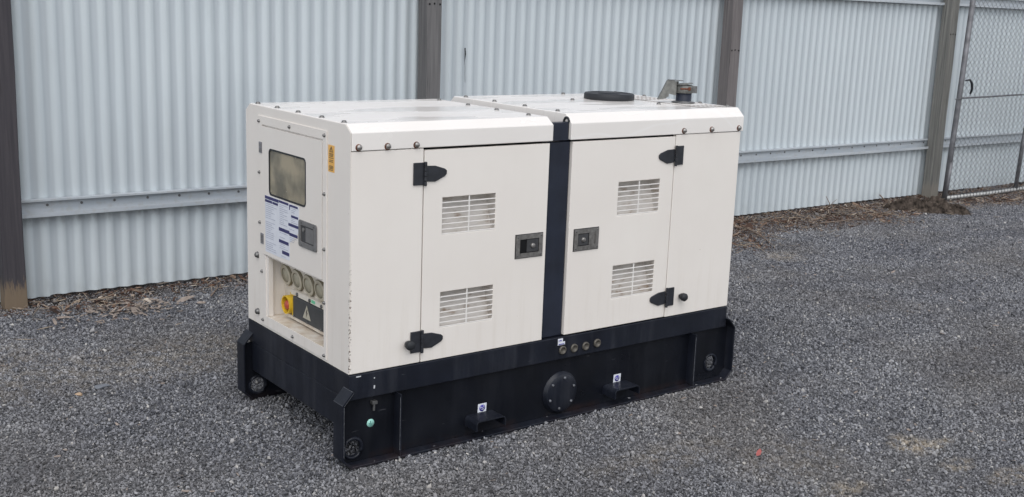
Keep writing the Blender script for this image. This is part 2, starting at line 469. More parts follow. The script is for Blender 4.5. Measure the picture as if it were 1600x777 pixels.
    def build(s, name, parent=None, bevel=0, segs=2, angle=40, smooth=False, recalc=True):
        if recalc: bmesh.ops.recalc_face_normals(s.bm, faces=s.bm.faces)
        me = bpy.data.meshes.new(name)
        s.bm.to_mesh(me); s.bm.free()
        for m in s.mats: me.materials.append(m)
        if smooth:
            me.polygons.foreach_set('use_smooth', [True] * len(me.polygons))
        o = bpy.data.objects.new(name, me)
        link(o, parent)
        if bevel:
            md = o.modifiers.new('bevel', 'BEVEL'); md.width = bevel; md.segments = segs
            md.limit_method = 'ANGLE'; md.angle_limit = R(angle); md.harden_normals = True
        return o

def share(src, parent, loc, rot=None, scale=None):
    o = src.copy()
    link(o, parent)
    o.location = loc
    if rot is not None: o.rotation_euler = rot
    if scale is not None: o.scale = scale
    return o

def empty(name, loc=(0, 0, 0), rz=0):
    o = bpy.data.objects.new(name, None)
    o.empty_display_size = 0.2
    link(o); o.location = loc; o.rotation_euler = (0, 0, rz)
    return o

# ------------------------------------------------------------------ ground
YF = 3.237
def gh(x, y):
    """gentle unevenness of the yard"""
    h = 0.006 * math.sin(1.7 * x + 0.6 * y + 1) + 0.005 * math.sin(0.9 * x - 2.1 * y) + 0.003 * math.sin(4.1 * x + 3.3 * y)
    # flat under the generator
    dx = max(-0.3 - x, 0, x - 2.5); dy = max(-0.15 - y, 0, y - 1.1)
    k = min(1, math.hypot(dx, dy) / 0.5)
    return h * k - 0.004

def build_ground():
    bm = bmesh.new()
    xs = [-400, -60, -15] + [-6 + 0.25 * i for i in range(97)] + [25, 80, 400]
    ys = [-400, -60, -15] + [-6 + 0.25 * i for i in range(57)] + [15, 60, 400]
    grid = [[bm.verts.new((x, y, gh(x, y) if abs(x) < 20 and abs(y) < 10 else -0.004)) for y in ys] for x in xs]
    for i in range(len(xs) - 1):
        for j in range(len(ys) - 1):
            bm.faces.new((grid[i][j], grid[i + 1][j], grid[i + 1][j + 1], grid[i][j + 1]))
    me = bpy.data.meshes.new('ground'); bm.to_mesh(me); bm.free()
    me.polygons.foreach_set('use_smooth', [True] * len(me.polygons))
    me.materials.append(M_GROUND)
    o = bpy.data.objects.new('ground', me); link(o)
    tag(o, 'dark bluestone gravel yard surface below the loose stones', kind='structure')
build_ground()

def hull_proto(name, npts, dims, seed, mat):
    r = random.Random(seed)
    bm = bmesh.new()
    for _ in range(npts):
        v = Vector((r.gauss(0, 1), r.gauss(0, 1), r.gauss(0, 1))).normalized() * r.uniform(0.8, 1.1)
        bm.verts.new((v.x * dims[0], v.y * dims[1], v.z * dims[2]))
    res = bmesh.ops.convex_hull(bm, input=bm.verts)
    bmesh.ops.delete(bm, geom=[g for g in res['geom_interior'] if isinstance(g, bmesh.types.BMVert)], context='VERTS')
    me = bpy.data.meshes.new(name); bm.to_mesh(me); bm.free(); me.materials.append(mat)
    return bpy.data.objects.new(name, me)

def scatter(name, pts, rots, scales, protos, label):
    """one object: points carrying rotation and scale, stones instanced on them by geometry nodes"""
    col = bpy.data.collections.new(name + '_pieces')
    for pobj in protos: col.objects.link(pobj)
    me = bpy.data.meshes.new(name)
    me.vertices.add(len(pts))
    me.vertices.foreach_set('co', np.asarray(pts, 'f').ravel())
    a = me.attributes.new('rot', 'FLOAT_VECTOR', 'POINT'); a.data.foreach_set('vector', np.asarray(rots, 'f').ravel())
    a = me.attributes.new('scl', 'FLOAT_VECTOR', 'POINT'); a.data.foreach_set('vector', np.asarray(scales, 'f').ravel())
    me.update()
    o = bpy.data.objects.new(name, me); link(o)
    ng = bpy.data.node_groups.new(name + '_scatter', 'GeometryNodeTree')
    ng.interface.new_socket('Geometry', in_out='INPUT', socket_type='NodeSocketGeometry')
    ng.interface.new_socket('Geometry', in_out='OUTPUT', socket_type='NodeSocketGeometry')
    N = ng.nodes; L = ng.links
    gi = N.new('NodeGroupInput'); go = N.new('NodeGroupOutput')
    iop = N.new('GeometryNodeInstanceOnPoints'); ci = N.new('GeometryNodeCollectionInfo')
    ci.inputs[0].default_value = col; ci.inputs['Separate Children'].default_value = True; ci.inputs['Reset Children'].default_value = True
    ri = N.new('FunctionNodeRandomValue'); ri.data_type = 'INT'
    ri.inputs[4].default_value = 0; ri.inputs[5].default_value = len(protos) - 1
    r_ = N.new('GeometryNodeInputNamedAttribute'); r_.data_type = 'FLOAT_VECTOR'; r_.inputs[0].default_value = 'rot'
    s_ = N.new('GeometryNodeInputNamedAttribute'); s_.data_type = 'FLOAT_VECTOR'; s_.inputs[0].default_value = 'scl'
    L.new(gi.outputs[0], iop.inputs['Points']); L.new(ci.outputs[0], iop.inputs['Instance'])
    iop.inputs['Pick Instance'].default_value = True
    L.new(ri.outputs[2], iop.inputs['Instance Index'])
    L.new(r_.outputs[0], iop.inputs['Rotation']); L.new(s_.outputs[0], iop.inputs['Scale'])
    L.new(iop.outputs[0], go.inputs[0])
    md = o.modifiers.new('scatter', 'NODES'); md.node_group = ng
    tag(o, label, kind='stuff')
    return o

rs = np.random.RandomState(3)
def in_poly(x, y, poly):
    ins = np.zeros(len(x), bool); j = len(poly) - 1
    for i in range(len(poly)):
        xi, yi = poly[i]; xj, yj = poly[j]
        c = ((yi > y) != (yj > y)) & (x < (xj - xi) * (y - yi) / (yj - yi + 1e-12) + xi)
        ins ^= c; j = i
    return ins
def gh_np(x, y):
    h = 0.006 * np.sin(1.7 * x + 0.6 * y + 1) + 0.005 * np.sin(0.9 * x - 2.1 * y) + 0.003 * np.sin(4.1 * x + 3.3 * y)
    dx = np.maximum(np.maximum(-0.3 - x, 0), x - 2.5); dy = np.maximum(np.maximum(-0.15 - y, 0), y - 1.1)
    return h * np.minimum(1, np.hypot(dx, dy) / 0.5) - 0.004
POLY = [(-2.3, 3.3), (-2.1, 0.2), (-1.3, -0.3), (2.0, -2.3), (3.2, -1.9), (12.5, 2.0), (12.5, 3.3)]
def zone(n_per_m2, poly):
    xs = [q[0] for q in poly]; ys = [q[1] for q in poly]
    A = (max(xs) - min(xs)) * (max(ys) - min(ys))
    n = int(A * n_per_m2)
    x = rs.uniform(min(xs), max(xs), n); y = rs.uniform(min(ys), max(ys), n)
    k = in_poly(x, y, poly)
    return x[k], y[k]
def litter_np(x, y):
    right = np.clip((x - 3.4) / 0.6, 0, 1)
    wob = 0.16 * np.sin(2.3 * x + 1.0) + 0.10 * np.sin(5.9 * x)
    left = np.exp(-((x + 0.05) / 0.42) ** 2)
    edge = 3.02 - right * (0.52 + 0.30 * np.exp(-((x - 5.0) / 0.8) ** 2)) - 0.42 * left + wob * (0.25 + right * 0.75)
    return np.clip((y - edge) / 0.42 + 0.42, 0, 1)
x, y = zone(14500, POLY)
keep = ~((x > 0.35) & (x < 2.0) & (y > 0.25) & (y < 0.75))
x, y = x[keep], y[keep]
lm = litter_np(x, y)
keep = rs.rand(len(x)) > lm * 0.62
x, y = x[keep], y[keep]
n = len(x)
sc = np.exp(rs.normal(0, 0.30, n)) * 0.0050
sc[rs.rand(n) < 0.012] *= 1.5
# compacted, finer grit on the dusty patches
z = gh_np(x, y) + sc * rs.uniform(-0.2, 1.1, n)
protos = [hull_proto('gravel_stone', 13, (1.15, .9, .72), 20 + i, M_STONE) for i in range(9)]
scatter('gravel', np.stack([x, y, z], 1), rs.uniform(-3.14, 3.14, (n, 3)) * np.array([0.5, 0.5, 1]), sc[:, None] * rs.uniform(.8, 1.2, (n, 3)), protos,
        'loose angular bluestone gravel covering the yard')
# bark and leaf litter along the fence
x, y = zone(9000, [(-2.3, 3.6), (-2.3, 2.1), (12.5, 1.7), (12.5, 3.6)])
lm = litter_np(x, y)
keep = (rs.rand(len(x)) < lm ** 1.5 * np.where(x < 3.4, 0.55, 0.85) * 0.42 * (0.55 + 0.45 * np.sin(7 * x + 3 * y) * np.sin(11 * y - 4 * x + 1)))
x, y = x[keep], y[keep]; n = len(x)
L_ = np.exp(rs.normal(0, 0.6, n)) * 0.015
z = gh_np(x, y) + rs.uniform(0.002, 0.018, n)
scl = np.stack([L_, L_ * rs.uniform(.06, .40, n), np.full(n, .003)], 1)
protos = [hull_proto('bark_flake', 11, (1, 1, 1), 80 + i, M_LITTER) for i in range(5)]
scatter('bark_litter', np.stack([x, y, z], 1), rs.uniform(-3.14, 3.14, (n, 3)) * np.array([0.14, 0.14, 1]), scl, protos,
        'brown bark flakes and dry leaf litter heaped along the fence foot')
x, y = zone(900, [(-2.3, 3.2), (-2.3, 2.3), (12.5, 1.9), (12.5, 3.2)])
lm = litter_np(x, y); keep = rs.rand(len(x)) < lm * 0.2 + 0.012
x, y = x[keep], y[keep]; n = len(x)
L_ = np.exp(rs.normal(0, 0.45, n)) * 0.045
scl = np.stack([L_, rs.uniform(.0015, .0035, n), rs.uniform(.0015, .003, n)], 1)
prs = [hull_proto('straw', 9, (1, 1, 1), 160 + i, M_STRAW) for i in range(4)]
scatter('dry_straw', np.stack([x, y, gh_np(x, y) + rs.uniform(.014, .03, n)], 1), rs.uniform(-3.14, 3.14, (n, 3)) * np.array([1, 0.12, 1]), scl, prs,
        'dry straw and thin twigs strewn over the bark litter by the fence')
# scattered single flakes far out on the gravel
x, y = zone(14, POLY); n = len(x)
L_ = np.exp(rs.normal(0, 0.4, n)) * 0.012
scl = np.stack([L_, L_ * rs.uniform(.25, .6, n), np.full(n, .003)], 1)
pr2 = [hull_proto('pale_flake', 9, (1, 1, 1), 120 + i, M_PALECHIP) for i in range(4)]
scatter('stray_flakes', np.stack([x, y, gh_np(x, y) + .010], 1), rs.uniform(-3.14, 3.14, (n, 3)) * np.array([0.14, 0.14, 1]), scl, pr2,
        'pale bark flakes strewn thinly over the gravel')
# pale wood chips beside the dark post
n = 170
x = rs.normal(0.05, 0.22, n); y = 2.74 + rs.normal(0, 0.12, n) + .1 * x
k = (y < 3.18) & (x > -.45); x, y = x[k], y[k]; n = len(x)
L_ = np.exp(rs.normal(0, 0.42, n)) * 0.020
scl = np.stack([L_, L_ * rs.uniform(.2, .5, n), np.full(n, .005)], 1)
pr3 = [hull_proto('wood_chip', 9, (1, 1, 1), 140 + i, M_PALECHIP) for i in range(4)]
scatter('wood_chips', np.stack([x, y, gh_np(x, y) + .018], 1), rs.uniform(-3.14, 3.14, (n, 3)) * np.array([0.12, 0.12, 1]), scl, pr3,
        'pale wood chips lying in front of the fence beside the dark post')

# ------------------------------------------------------------------ fence
fence = empty('corrugated_fence', (4, YF, 0))
tag(fence, 'long pale blue corrugated steel fence on timber posts behind the generator', 'fence')
FO = Vector((4, YF, 0))
PITCH = 0.097
NP_ = 8
SW = PITCH * NP_
def sheet_mesh(i):
    r = random.Random(100 + i)
    amp = 0.0094
    ph = r.uniform(-0.5, 0.5)
    bm = bmesh.new()
    nx = NP_ * 10 + 6
    rows = [0.024, 0.30, 0.58, 1.1, 1.6, 2.25]
    bend = [r.uniform(-1, 1) * 0.004 for _ in rows]
    vs = []
    for k in range(nx + 1):
        u = k / 10 * PITCH
        fl = 1.0
        line = []
        for q, z in enumerate(rows):
            yy = amp * fl * math.cos(2 * math.pi * u / PITCH) + bend[q] * math.sin(math.pi * u / SW) - 0.0008 * (i % 2)
            zz = z + (0.004 * math.sin(i * 2.7) if q == 0 else 0)
            line.append(bm.verts.new((u, yy, zz)))
        vs.append(line)
    for k in range(nx):
        for q in range(len(rows) - 1):
            f = bm.faces.new((vs[k][q], vs[k + 1][q], vs[k + 1][q + 1], vs[k][q + 1])); f.smooth = True
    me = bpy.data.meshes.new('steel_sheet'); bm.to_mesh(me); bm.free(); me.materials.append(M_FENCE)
    return me
SHEET_X0 = -4.245
for i in range(40):
    o = bpy.data.objects.new('steel_sheet', sheet_mesh(i)); link(o, fence)
    o.location = Vector((SHEET_X0 + i * SW, YF, 0)) - FO
    md = o.modifiers.new('solid', 'SOLIDIFY'); md.thickness = 0.0006; md.offset = 0; md.use_rim = False
# posts: (right edge x on the front face, material)
posts = [(-3.33, M_WOOD_GREY, 0), (-0.478, M_WOOD_DARK, 0), (2.415, M_WOOD_GREY, 0), (5.555, M_WOOD_BROWN, -.0), (8.86, M_WOOD_OLIVE, 0.0), (11.9, M_WOOD_GREY, 0), (14.9, M_WOOD_GREY, 0), (18.0, M_WOOD_BROWN, 0), (21.1, M_WOOD_GREY, 0), (24.2, M_WOOD_GREY, 0)]
pw = 0.122
PY0, PY1 = YF - 0.165, YF - 0.05
post_x = []
for k, (xr, m, lean) in enumerate(posts):
    mb = MB()
    r = random.Random(k)
    zs = [-0.12, 0.02, 0.4, 0.9, 1.4, 1.9, 2.3]
    rings = []
    for z in zs:
        j = lambda: r.uniform(-.0022, .0022)
        w0 = -pw + j() - (0.004 if z < .05 else 0); w1 = 0 + j() + (0.004 if z < .05 else 0)
        rings.append([mb.bm.verts.new((w0, PY0 - YF + j(), z)), mb.bm.verts.new((w1, PY0 - YF + j(), z)), mb.bm.verts.new((w1, PY1 - YF, z)), mb.bm.verts.new((w0, PY1 - YF, z))])
    ii = mb.mi(m)
    for a, c in zip(rings, rings[1:]):
        for q in range(4):
            mb.bm.faces.new((a[q], a[(q + 1) % 4], c[(q + 1) % 4], c[q])).material_index = ii
    mb.bm.faces.new(rings[-1]); mb.bm.faces.new(rings[0][::-1])
    # bolt holes
    for hx in (-0.105, -0.065, -0.018):
        hz = {3: 1.555, 4: 1.74, 2: 1.86}.get(k)
        if hz: mb.lathe([(0.0075, -0.001), (0.0075, 0.001), (0, 0.001)], (hx, PY0 - YF - .003, hz + (0.004 if hx == -.065 else 0)), (0, -1, 0), M_VOID, 10)
    o = mb.build('timber_post', fence, bevel=0.006, segs=2)
    o.location = Vector((xr, YF, 0)) - FO
    post_x.append((xr - pw, xr))
    tag(o, {0: 'grey timber fence post', 1: 'dark timber post with a pale tan foot', 2: 'grey timber post behind the generator roof', 3: 'brown grey timber post with three bolt holes', 4: 'pale olive timber post beside the wire gate'}.get(k))
# rails between the posts, Z-section
def rail(x0, x1, zb, h, name):
    mb = MB()
    yw = -0.0125
    t = 0.003
    prof = [(yw, zb + h), (yw - 0.036, zb + h), (yw - 0.036, zb + h - 0.014), (yw - 0.036 + t, zb + h - 0.014), (yw - 0.036 + t, zb + h - t), (yw - t, zb + h - t),
            (yw - t, zb + t), (yw - 0.052, zb + t), (yw - 0.052, zb + 0.026), (yw - 0.052 - t, zb + 0.026), (yw - 0.052 - t, zb), (yw, zb)]
    mb.prism([(x0, y_, z_) for y_, z_ in prof], (x1 - x0, 0, 0), M_RAIL)
    o = mb.build(name, fence, bevel=0.001, segs=1)
    o.location = Vector((0, YF, 0)) - FO
    return o
mb = MB(); mb.lathe([(0.0085, -.001), (0.0085, 0.002), (0.0055, 0.0025), (0.005, 0.006), (0, 0.0065)], (0, 0, 0), (0, -1, 0), M_STEELD, 8)
SCREW = mb.build('rail_screw', fence)
SCREW.location = Vector((-0.30, YF - .0155, 0.592)) - FO
edges_ = [-4.2] + [e for pr in post_x for e in pr] + [26.7]
for k in range(0, len(edges_), 2):
    a, c = edges_[k], edges_[k + 1]
    if c - a < 0.2: continue
    rail(a, c, 0.528, 0.105, 'steel_rail')
    rail(a, c, 2.035, 0.105, 'steel_rail')
sx = -0.30
while True:
    sx += 0.205 + 0.006 * math.sin(sx * 9)
    if sx > 9.5: break
    if any(a - .02 < sx < c + .02 for a, c in post_x): continue
    if 1.1 < sx < 5.4: continue            # hidden behind the generator
    share(SCREW, fence, Vector((sx, YF - .0155, 0.592 + 0.002 * math.sin(sx * 5))) - FO)
# thin wire hanging on the sheet
mb = MB()
mb.tube([(0, 0, .245), (.002, -.004, .20), (0, -.001, .15), (.006, 0, .10), (.004, -.002, .05), (.010, 0, -.01)], [.0045, .005, .0018, .0014, .0014, .001], M_VOID, 5)
o = mb.build('hanging_wire'); o.location = (2.72, YF - .022, 1.305)
tag(o, 'short thin black wire hanging on the pale fence above the generator roof', 'wire')

# ------------------------------------------------------------------ wire gate folded back against the fence
gate = empty('wire_gate', (8.72, 2.90, 0))
tag(gate, 'open galvanised pipe gate covered in chain link, resting in front of the fence', 'gate')
def gp(x, z, y=2.90): return (x - 8.72, y - 2.90, z)
mb = MB(); mb.tube([gp(8.715, -.02), gp(8.75, .62), gp(8.775, 1.10), gp(8.82, 2.22)], .028, M_PIPE, 10)
mb.tube([gp(8.71, .02, 2.885), gp(8.735, .42, 2.878)], .018, M_PIPE, 8)
mb.build('gate_stile', gate)
mb = MB(); mb.tube([gp(8.74, .035), gp(9.6, .030), gp(10.6, .042), gp(11.6, .05)], .021, M_PIPEW, 10)
k = 8.80
while k < 11.6:
    mb.tube([(k - 8.72 + .010 * math.cos(a), .026 * math.sin(a) * 1.0, .033 + (k - 8.72) * .004 + .026 * math.cos(a)) for a in [i * math.pi / 4 for i in range(8)]], .0045, M_PIPE, 4, closed=True)
    k += 0.062
mb.build('bottom_pipe', gate)
mb = MB(); mb.tube([gp(8.75, 1.09), gp(9.3, 1.095), gp(9.8, 1.105), gp(11.6, 1.12)], .009, M_PIPE, 7)
mb.tube([gp(8.66, 1.085, 2.87), gp(8.78, 1.085, 2.87)], .005, M_PIPE, 6)
mb.build('brace_rod', gate)
mb = MB(); mb.tube([gp(10.115, .03), gp(10.145, .55), gp(10.20, 1.11)], .022, M_PIPE, 10)
mb.build('mid_stile', gate)
mb = MB(); mb.tube([gp(8.79, 1.275, 2.86), gp(8.85, 1.285, 2.85), gp(8.895, 1.25, 2.85), gp(8.915, 1.19, 2.85), gp(8.905, 1.135, 2.86)], [.008, .011, .014, .013, .010], M_HINGE, 7)
mb.build('gate_hook', gate)
mb = MB(); mb.tube([gp(11.6, .0), gp(11.62, 2.2)], .028, M_PIPE, 10); mb.build('gate_stile', gate)
# chain link: zigzag wires interlocking
verts = []; faces = []
def wire_path(pts, r):
    base = len(verts)
    for k, p in enumerate(pts):
        for j in range(3):
            a = 2 * math.pi * j / 3
            verts.append((p[0] + r * math.cos(a), p[1] + r * math.sin(a), p[2]))
    for k in range(len(pts) - 1):
        for j in range(3):
            a = base + 3 * k + j; c = base + 3 * k + (j + 1) % 3
            faces.append((a, c, c + 3, a + 3))
hw, hz = 0.041, 0.0335
ncol = int((11.58 - 8.74) / hw)
for c in range(ncol):
    pts = []
    x0 = 8.745 + c * hw
    zz = 0.055; k = 0
    while zz < 2.2:
        off = hw * 1.06 if (k + c) % 2 else -hw * 0.06
        xx = x0 + off + (zz / 2.2) * 0.085
        if xx < 8.735 + zz / 2.2 * .1: xx = 8.735 + zz / 2.2 * .1
        pts.append((xx - 8.72, -0.012 + (0.003 if (k % 2) else -0.003), zz))
        zz += hz; k += 1
    wire_path(pts, 0.0024)
me = bpy.data.meshes.new('chain_link_mesh'); me.from_pydata(verts, [], faces); me.materials.append(M_WIRE)
o = bpy.data.objects.new('chain_link_mesh', me); link(o, gate)

# ------------------------------------------------------------------ small things lying about
M_PEBBLE = simple('white_quartz', (.52, .50, .47), .7, 0, .3, .2)
def lump(name, loc, dims, mat, seed, label, cat, npts=26, sub=0, kind=None, rot=(0, 0, 0)):
    o = hull_proto(name, npts, dims, seed, mat)
    link(o); o.location = loc; o.rotation_euler = rot
    return tag(o, label, cat, kind=kind)
# soil mound by the gate
bm = bmesh.new()
nxx, nyy = 60, 26
rr_ = random.Random(5)
G = []
for i in range(nxx):
    for j in range(nyy):
        u = -1 + 2 * i / (nxx - 1); w = -1 + 2 * j / (nyy - 1)
        r2 = u * u + w * w
        h = max(0, 1 - r2) ** 0.6 * 0.14 * (0.8 + 0.35 * math.sin(u * 7 + w * 3) * math.cos(w * 5 - u * 2)) + (rr_.uniform(-.016, .018) if r2 < 1.05 else 0)
        G.append(bm.verts.new((u * 0.42, w * 0.17, h - 0.004)))
for i in range(nxx - 1):
    for j in range(nyy - 1):
        bm.faces.new((G[i * nyy + j], G[(i + 1) * nyy + j], G[(i + 1) * nyy + j + 1], G[i * nyy + j + 1]))
me = bpy.data.meshes.new('soil_mound'); bm.to_mesh(me); bm.free(); me.materials.append(M_SOIL)
o = bpy.data.objects.new('soil_mound', me); link(o); o.location = (7.98, 2.62, 0); o.rotation_euler = (0, 0, R(-47))
tag(o, 'low clumped dark soil mound at the foot of the pale post beside the gate', 'mound')
def twig(pts, r, loc, label, mat=M_TWIG, name='dry_twig'):
    mb = MB()
    for k, path in enumerate(pts):
        mb.tube(path, [r * (1 - 0.6 * i / (len(path) - 1)) * (1 if k == 0 else .6) for i in range(len(path))], mat, 5)
    o = mb.build(name); o.location = loc
    return tag(o, label, 'twig')
twig([[(0, 0, .02), (-.12, -.22, .028), (-.20, -.42, .018), (-.36, -.66, .012)], [(-.20, -.42, .02), (-.12, -.52, .03)]], .007, (5.52, 2.86, 0), 'long bent dry twig reaching from the litter onto the gravel right of the generator')
twig([[(0, 0, 0), (-.02, 0, .06), (-.07, .01, .13)], [(-.005, 0, .03), (.05, 0, .07), (.10, .0, .09)]], .006, (7.15, 3.16, 0), 'small forked dry twig standing upright against the fence foot')
twig([[(0, 0, .02), (.25, -.05, .03), (.5, -.02, .02), (.75, -.12, .015)]], .006, (6.3, 2.62, 0), 'long straight dry twig lying in the brown litter right of the generator')
twig([[(0, 0, .09), (.03, -.06, .03), (.05, -.12, .015)]], .007, (7.93, 3.15, 0), 'short thick dry twig leaning on the fence left of the soil mound')
twig([[(0, 0, .015), (.10, .14, .02), (.16, .30, .03)]], .006, (0.55, 2.80, 0), 'dry twig lying in the leaf litter left of the generator')
lump('flat_stone', (-0.546, 1.449, 0.012), (.040, .030, .010), simple('slate_stone', (.15, .16, .18), .8), 61, 'largest flat blue grey stone lying on the gravel left of the generator', 'stone')
lump('tan_stone', (-0.669, 1.396, 0.010), (.020, .016, .010), simple('tan_stone_surface', (.42, .30, .20), .8), 62, 'tan pebble on the gravel beside the flat grey stone', 'stone')
lump('white_pebble', (-0.60, 1.36, 0.010), (.014, .010, .007), M_PEBBLE, 64, 'small white pebble on the gravel near the tan pebble', 'stone')
mb = MB(); mb.prism([(0, 0, 0), (.018, -.012, 0), (.040, -.006, 0), (.050, .012, 0), (.026, .018, 0), (.004, .012, 0)], (0, 0, .004), simple('faded_red_leaf', (.42, .11, .10), .6))
o = mb.build('red_leaf'); o.scale = (.7, .7, .7); o.location = (1.538, -0.83, .010); o.rotation_euler = (R(62), R(-58), R(-30))
tag(o, 'faded red leaf fragment on the gravel in the foreground', 'leaf')
for (px, py, q) in ((3.05, -.18, 1), (3.76, .52, 2), (1.77, -.27, 3), (-0.35, 2.55, 4)):
    lump('pale_pebble', (px, py, .010), (.010, .008, .006), M_PEBBLE, 70 + q, {1: 'white pebble on open gravel right of the generator, nearer the front', 2: 'white pebble on open gravel right of the generator, farther back', 3: 'white pebble on the gravel just in front of the black skid', 4: 'white pebble left of the generator near the fence'}[q], 'stone')

# ================================================================== GENERATOR
LEN, WID = 2.2, 0.974
gen = empty('diesel_generator', (0, 0, 0))
tag(gen, 'cream enclosed diesel generator with black skid base standing on the gravel', 'generator')

# ---- skid
mb = MB(); mb.box(0.0, LEN + .003, -0.003, WID + .003, 0.287, 0.3945, M_BAND)
skid_band = mb.build('skid_band', gen, bevel=0.004)
mb = MB(); mb.box(0.001, LEN, 0.032, WID - .032, 0.150, 0.2865, M_BAND); mb.box(0.28, LEN - .28, 0.06, WID - .06, 0.03, 0.150, M_BLACK)
mb.build('fuel_tank', gen, bevel=0.004)

def side_rail(sign, y_web, y_out, y_in):
    """sign -1: near rail. web plate with corner cut-offs and round lifting holes"""
    mb = MB(); i = mb.mi(M_BLACK)
    out = [(-.040, .048), (-.040, .286), (LEN + .040, .286), (LEN + .040, .055), (LEN - .004, .004), (.004, .004)]
    for w in (0, 1):
        yy = y_web if w == 0 else y_web - sign * .009
        bm2 = mb.bm
        ov = [bm2.verts.new((a, yy, c)) for a, c in out]
        loops = [ov]
        for (hx, hz_, hr) in ((.030, .072, .036), (2.128, .098, .036)):
            loops.append([bm2.verts.new((hx + hr * math.cos(t * math.pi / 12), yy, hz_ + hr * math.sin(t * math.pi / 12))) for t in range(24)])
        ed = []
        for lp in loops:
            for k in range(len(lp)): ed.append(bm2.edges.new((lp[k], lp[(k + 1) % len(lp)])))
        res = bmesh.ops.triangle_fill(bm2, edges=ed, use_beauty=True)
        if w == 0: first = loops
    for A, B in zip(first, loops):
        for k in range(len(A)):
            bm2.faces.new((A[k], A[(k + 1) % len(A)], B[(k + 1) % len(A)], B[k]))
    for f in bm2.faces: f.material_index = i
    o = mb.build('side_rail', gen)
    # reinforcing rings at the lifting holes
    for (hx, hz_) in ((.030, .072), (2.128, .098)):
        m2 = MB()
        for yy in (y_web, y_web - sign * .009):
            m2.tube([(hx + .042 * math.cos(t * math.pi / 14), yy, hz_ + .042 * math.sin(t * math.pi / 14)) for t in range(28)], .0075, M_BAND, 8, closed=True)
        m2.build('lifting_ring', o)
    # foot flange
    m2 = MB(); m2.box(.0, LEN, min(y_out, y_web), max(y_out, y_web), .002, .013, M_BAND)
    m2.build('foot_flange', o, bevel=0.003)
    # bent end straps
    for e, X in ((-1, lambda v: v), (1, lambda v: LEN - v)):
        m2 = MB()
        path = [(0.0, .336), (-.046, .284), (-.046, .046), (-.001, .002)]
        inner = [(.008, .332), (-.038, .281), (-.038, .050), (.006, .008)]
        ring = [(X(a), y_out, c) for a, c in path] + [(X(a), y_out, c) for a, c in inner[::-1]]
        m2.prism(ring, (0, (y_in - y_out), 0), M_BAND)
        if sign < 0 and e < 0:
            m2.box(-.0392, -.0372, y_out - .0008, y_out + .0012, .06, .276, M_EDGEWEAR)
            m2.tube([(-.038, y_out, .280), (.006, y_out, .330)], .0011, M_EDGEWEAR, 4); m2.tube([(-.045, y_out, .284), (-.045, y_in, .284)], .0012, M_EDGEWEAR, 4)
            m2.tube([(.0, y_out, .335), (.0, y_in, .335)], .0012, M_EDGEWEAR, 4)
        m2.build('end_strap', o, bevel=0.0025)
    # ribs
    for rx in (.224, 1.957):
        m2 = MB(); m2.box(rx, rx + .008, min(y_out + .000, y_web), max(y_out, y_web), .0135, .284, M_BAND)
        if sign < 0: m2.box(rx - .0008, rx + .0012, y_out - .0008, y_out + .0012, .04, .272, M_EDGEWEAR)
        m2.build('stiffener_rib', o, bevel=0.002)
    return o
rail_n = side_rail(-1, 0.020, -0.032, 0.046)
rail_f = side_rail(1, WID - .020, WID + .032, WID - .046)
# forklift step brackets on the near rail
for bx in (.585, 1.388):
    mb = MB()
    w = .160; zt_ = .106; zb_ = .060; r_ = .020; t = .007
    def arc(x0, x1, top, rr):
        pts = [(x0, zb_)]
        for k in range(5): a = math.pi - k * math.pi / 8; pts.append((x0 + rr + rr * math.cos(a), top - rr + rr * math.sin(a)))
        for k in range(5): a = math.pi / 2 - k * math.pi / 8; pts.append((x1 - rr + rr * math.cos(a), top - rr + rr * math.sin(a)))
        return pts + [(x1, zb_)]
    o_ = arc(bx, bx + w, zt_, r_); i_ = arc(bx + t, bx + w - t, zt_ - t, r_ - t)
    i_ = [(x_, z_) for x_, z_ in i_]
    mb.prism([(x_, -.074, z_) for x_, z_ in o_] + [(x_, -.074, z_) for x_, z_ in i_[::-1]], (0, .094, 0), M_BAND)
    mb.build('fork_bracket', gen, bevel=0.0015, segs=1)
# inspection port
mb = MB(); px, pz = 1.121, .118
mb.lathe([(.101, 0), (.101, .005), (.092, .007), (.091, .016), (.088, .018), (.055, .018), (.0, .018)], (px, .020, pz), (0, -1, 0), M_BAND, 40)
port = mb.build('inspection_cover', gen)
mb = MB(); mb.lathe([(.0065, 0), (.0065, .004), (.004, .006), (0, .0065)], (0, 0, 0), (0, -1, 0), M_EDGEWEAR, 10)
pb = mb.build('cover_bolt', port)
for k in range(6):
    a = R(80 + 60 * k); loc = (px + .074 * math.cos(a), .002, pz + .074 * math.sin(a))
    if k == 0: pb.location = loc
    else: share(pb, port, loc)
# four plugs on the band
mb = MB(); mb.lathe([(.0205, -.001), (.0205, .006), (.017, .008), (.0135, .008), (.0125, .003), (.0, .003)], (0, 0, 0), (0, -1, 0), simple('dull_brass_plug', (.11, .10, .085), .5, .4), 18)
pl = mb.build('drain_plug', skid_band)
for k, (qx, qz) in enumerate(((1.107, .331), (1.176, .330), (1.246, .329), (1.317, .333))):
    if k == 0: pl.location = (qx, -.003, qz)
    else: share(pl, skid_band, (qx, -.003, qz))
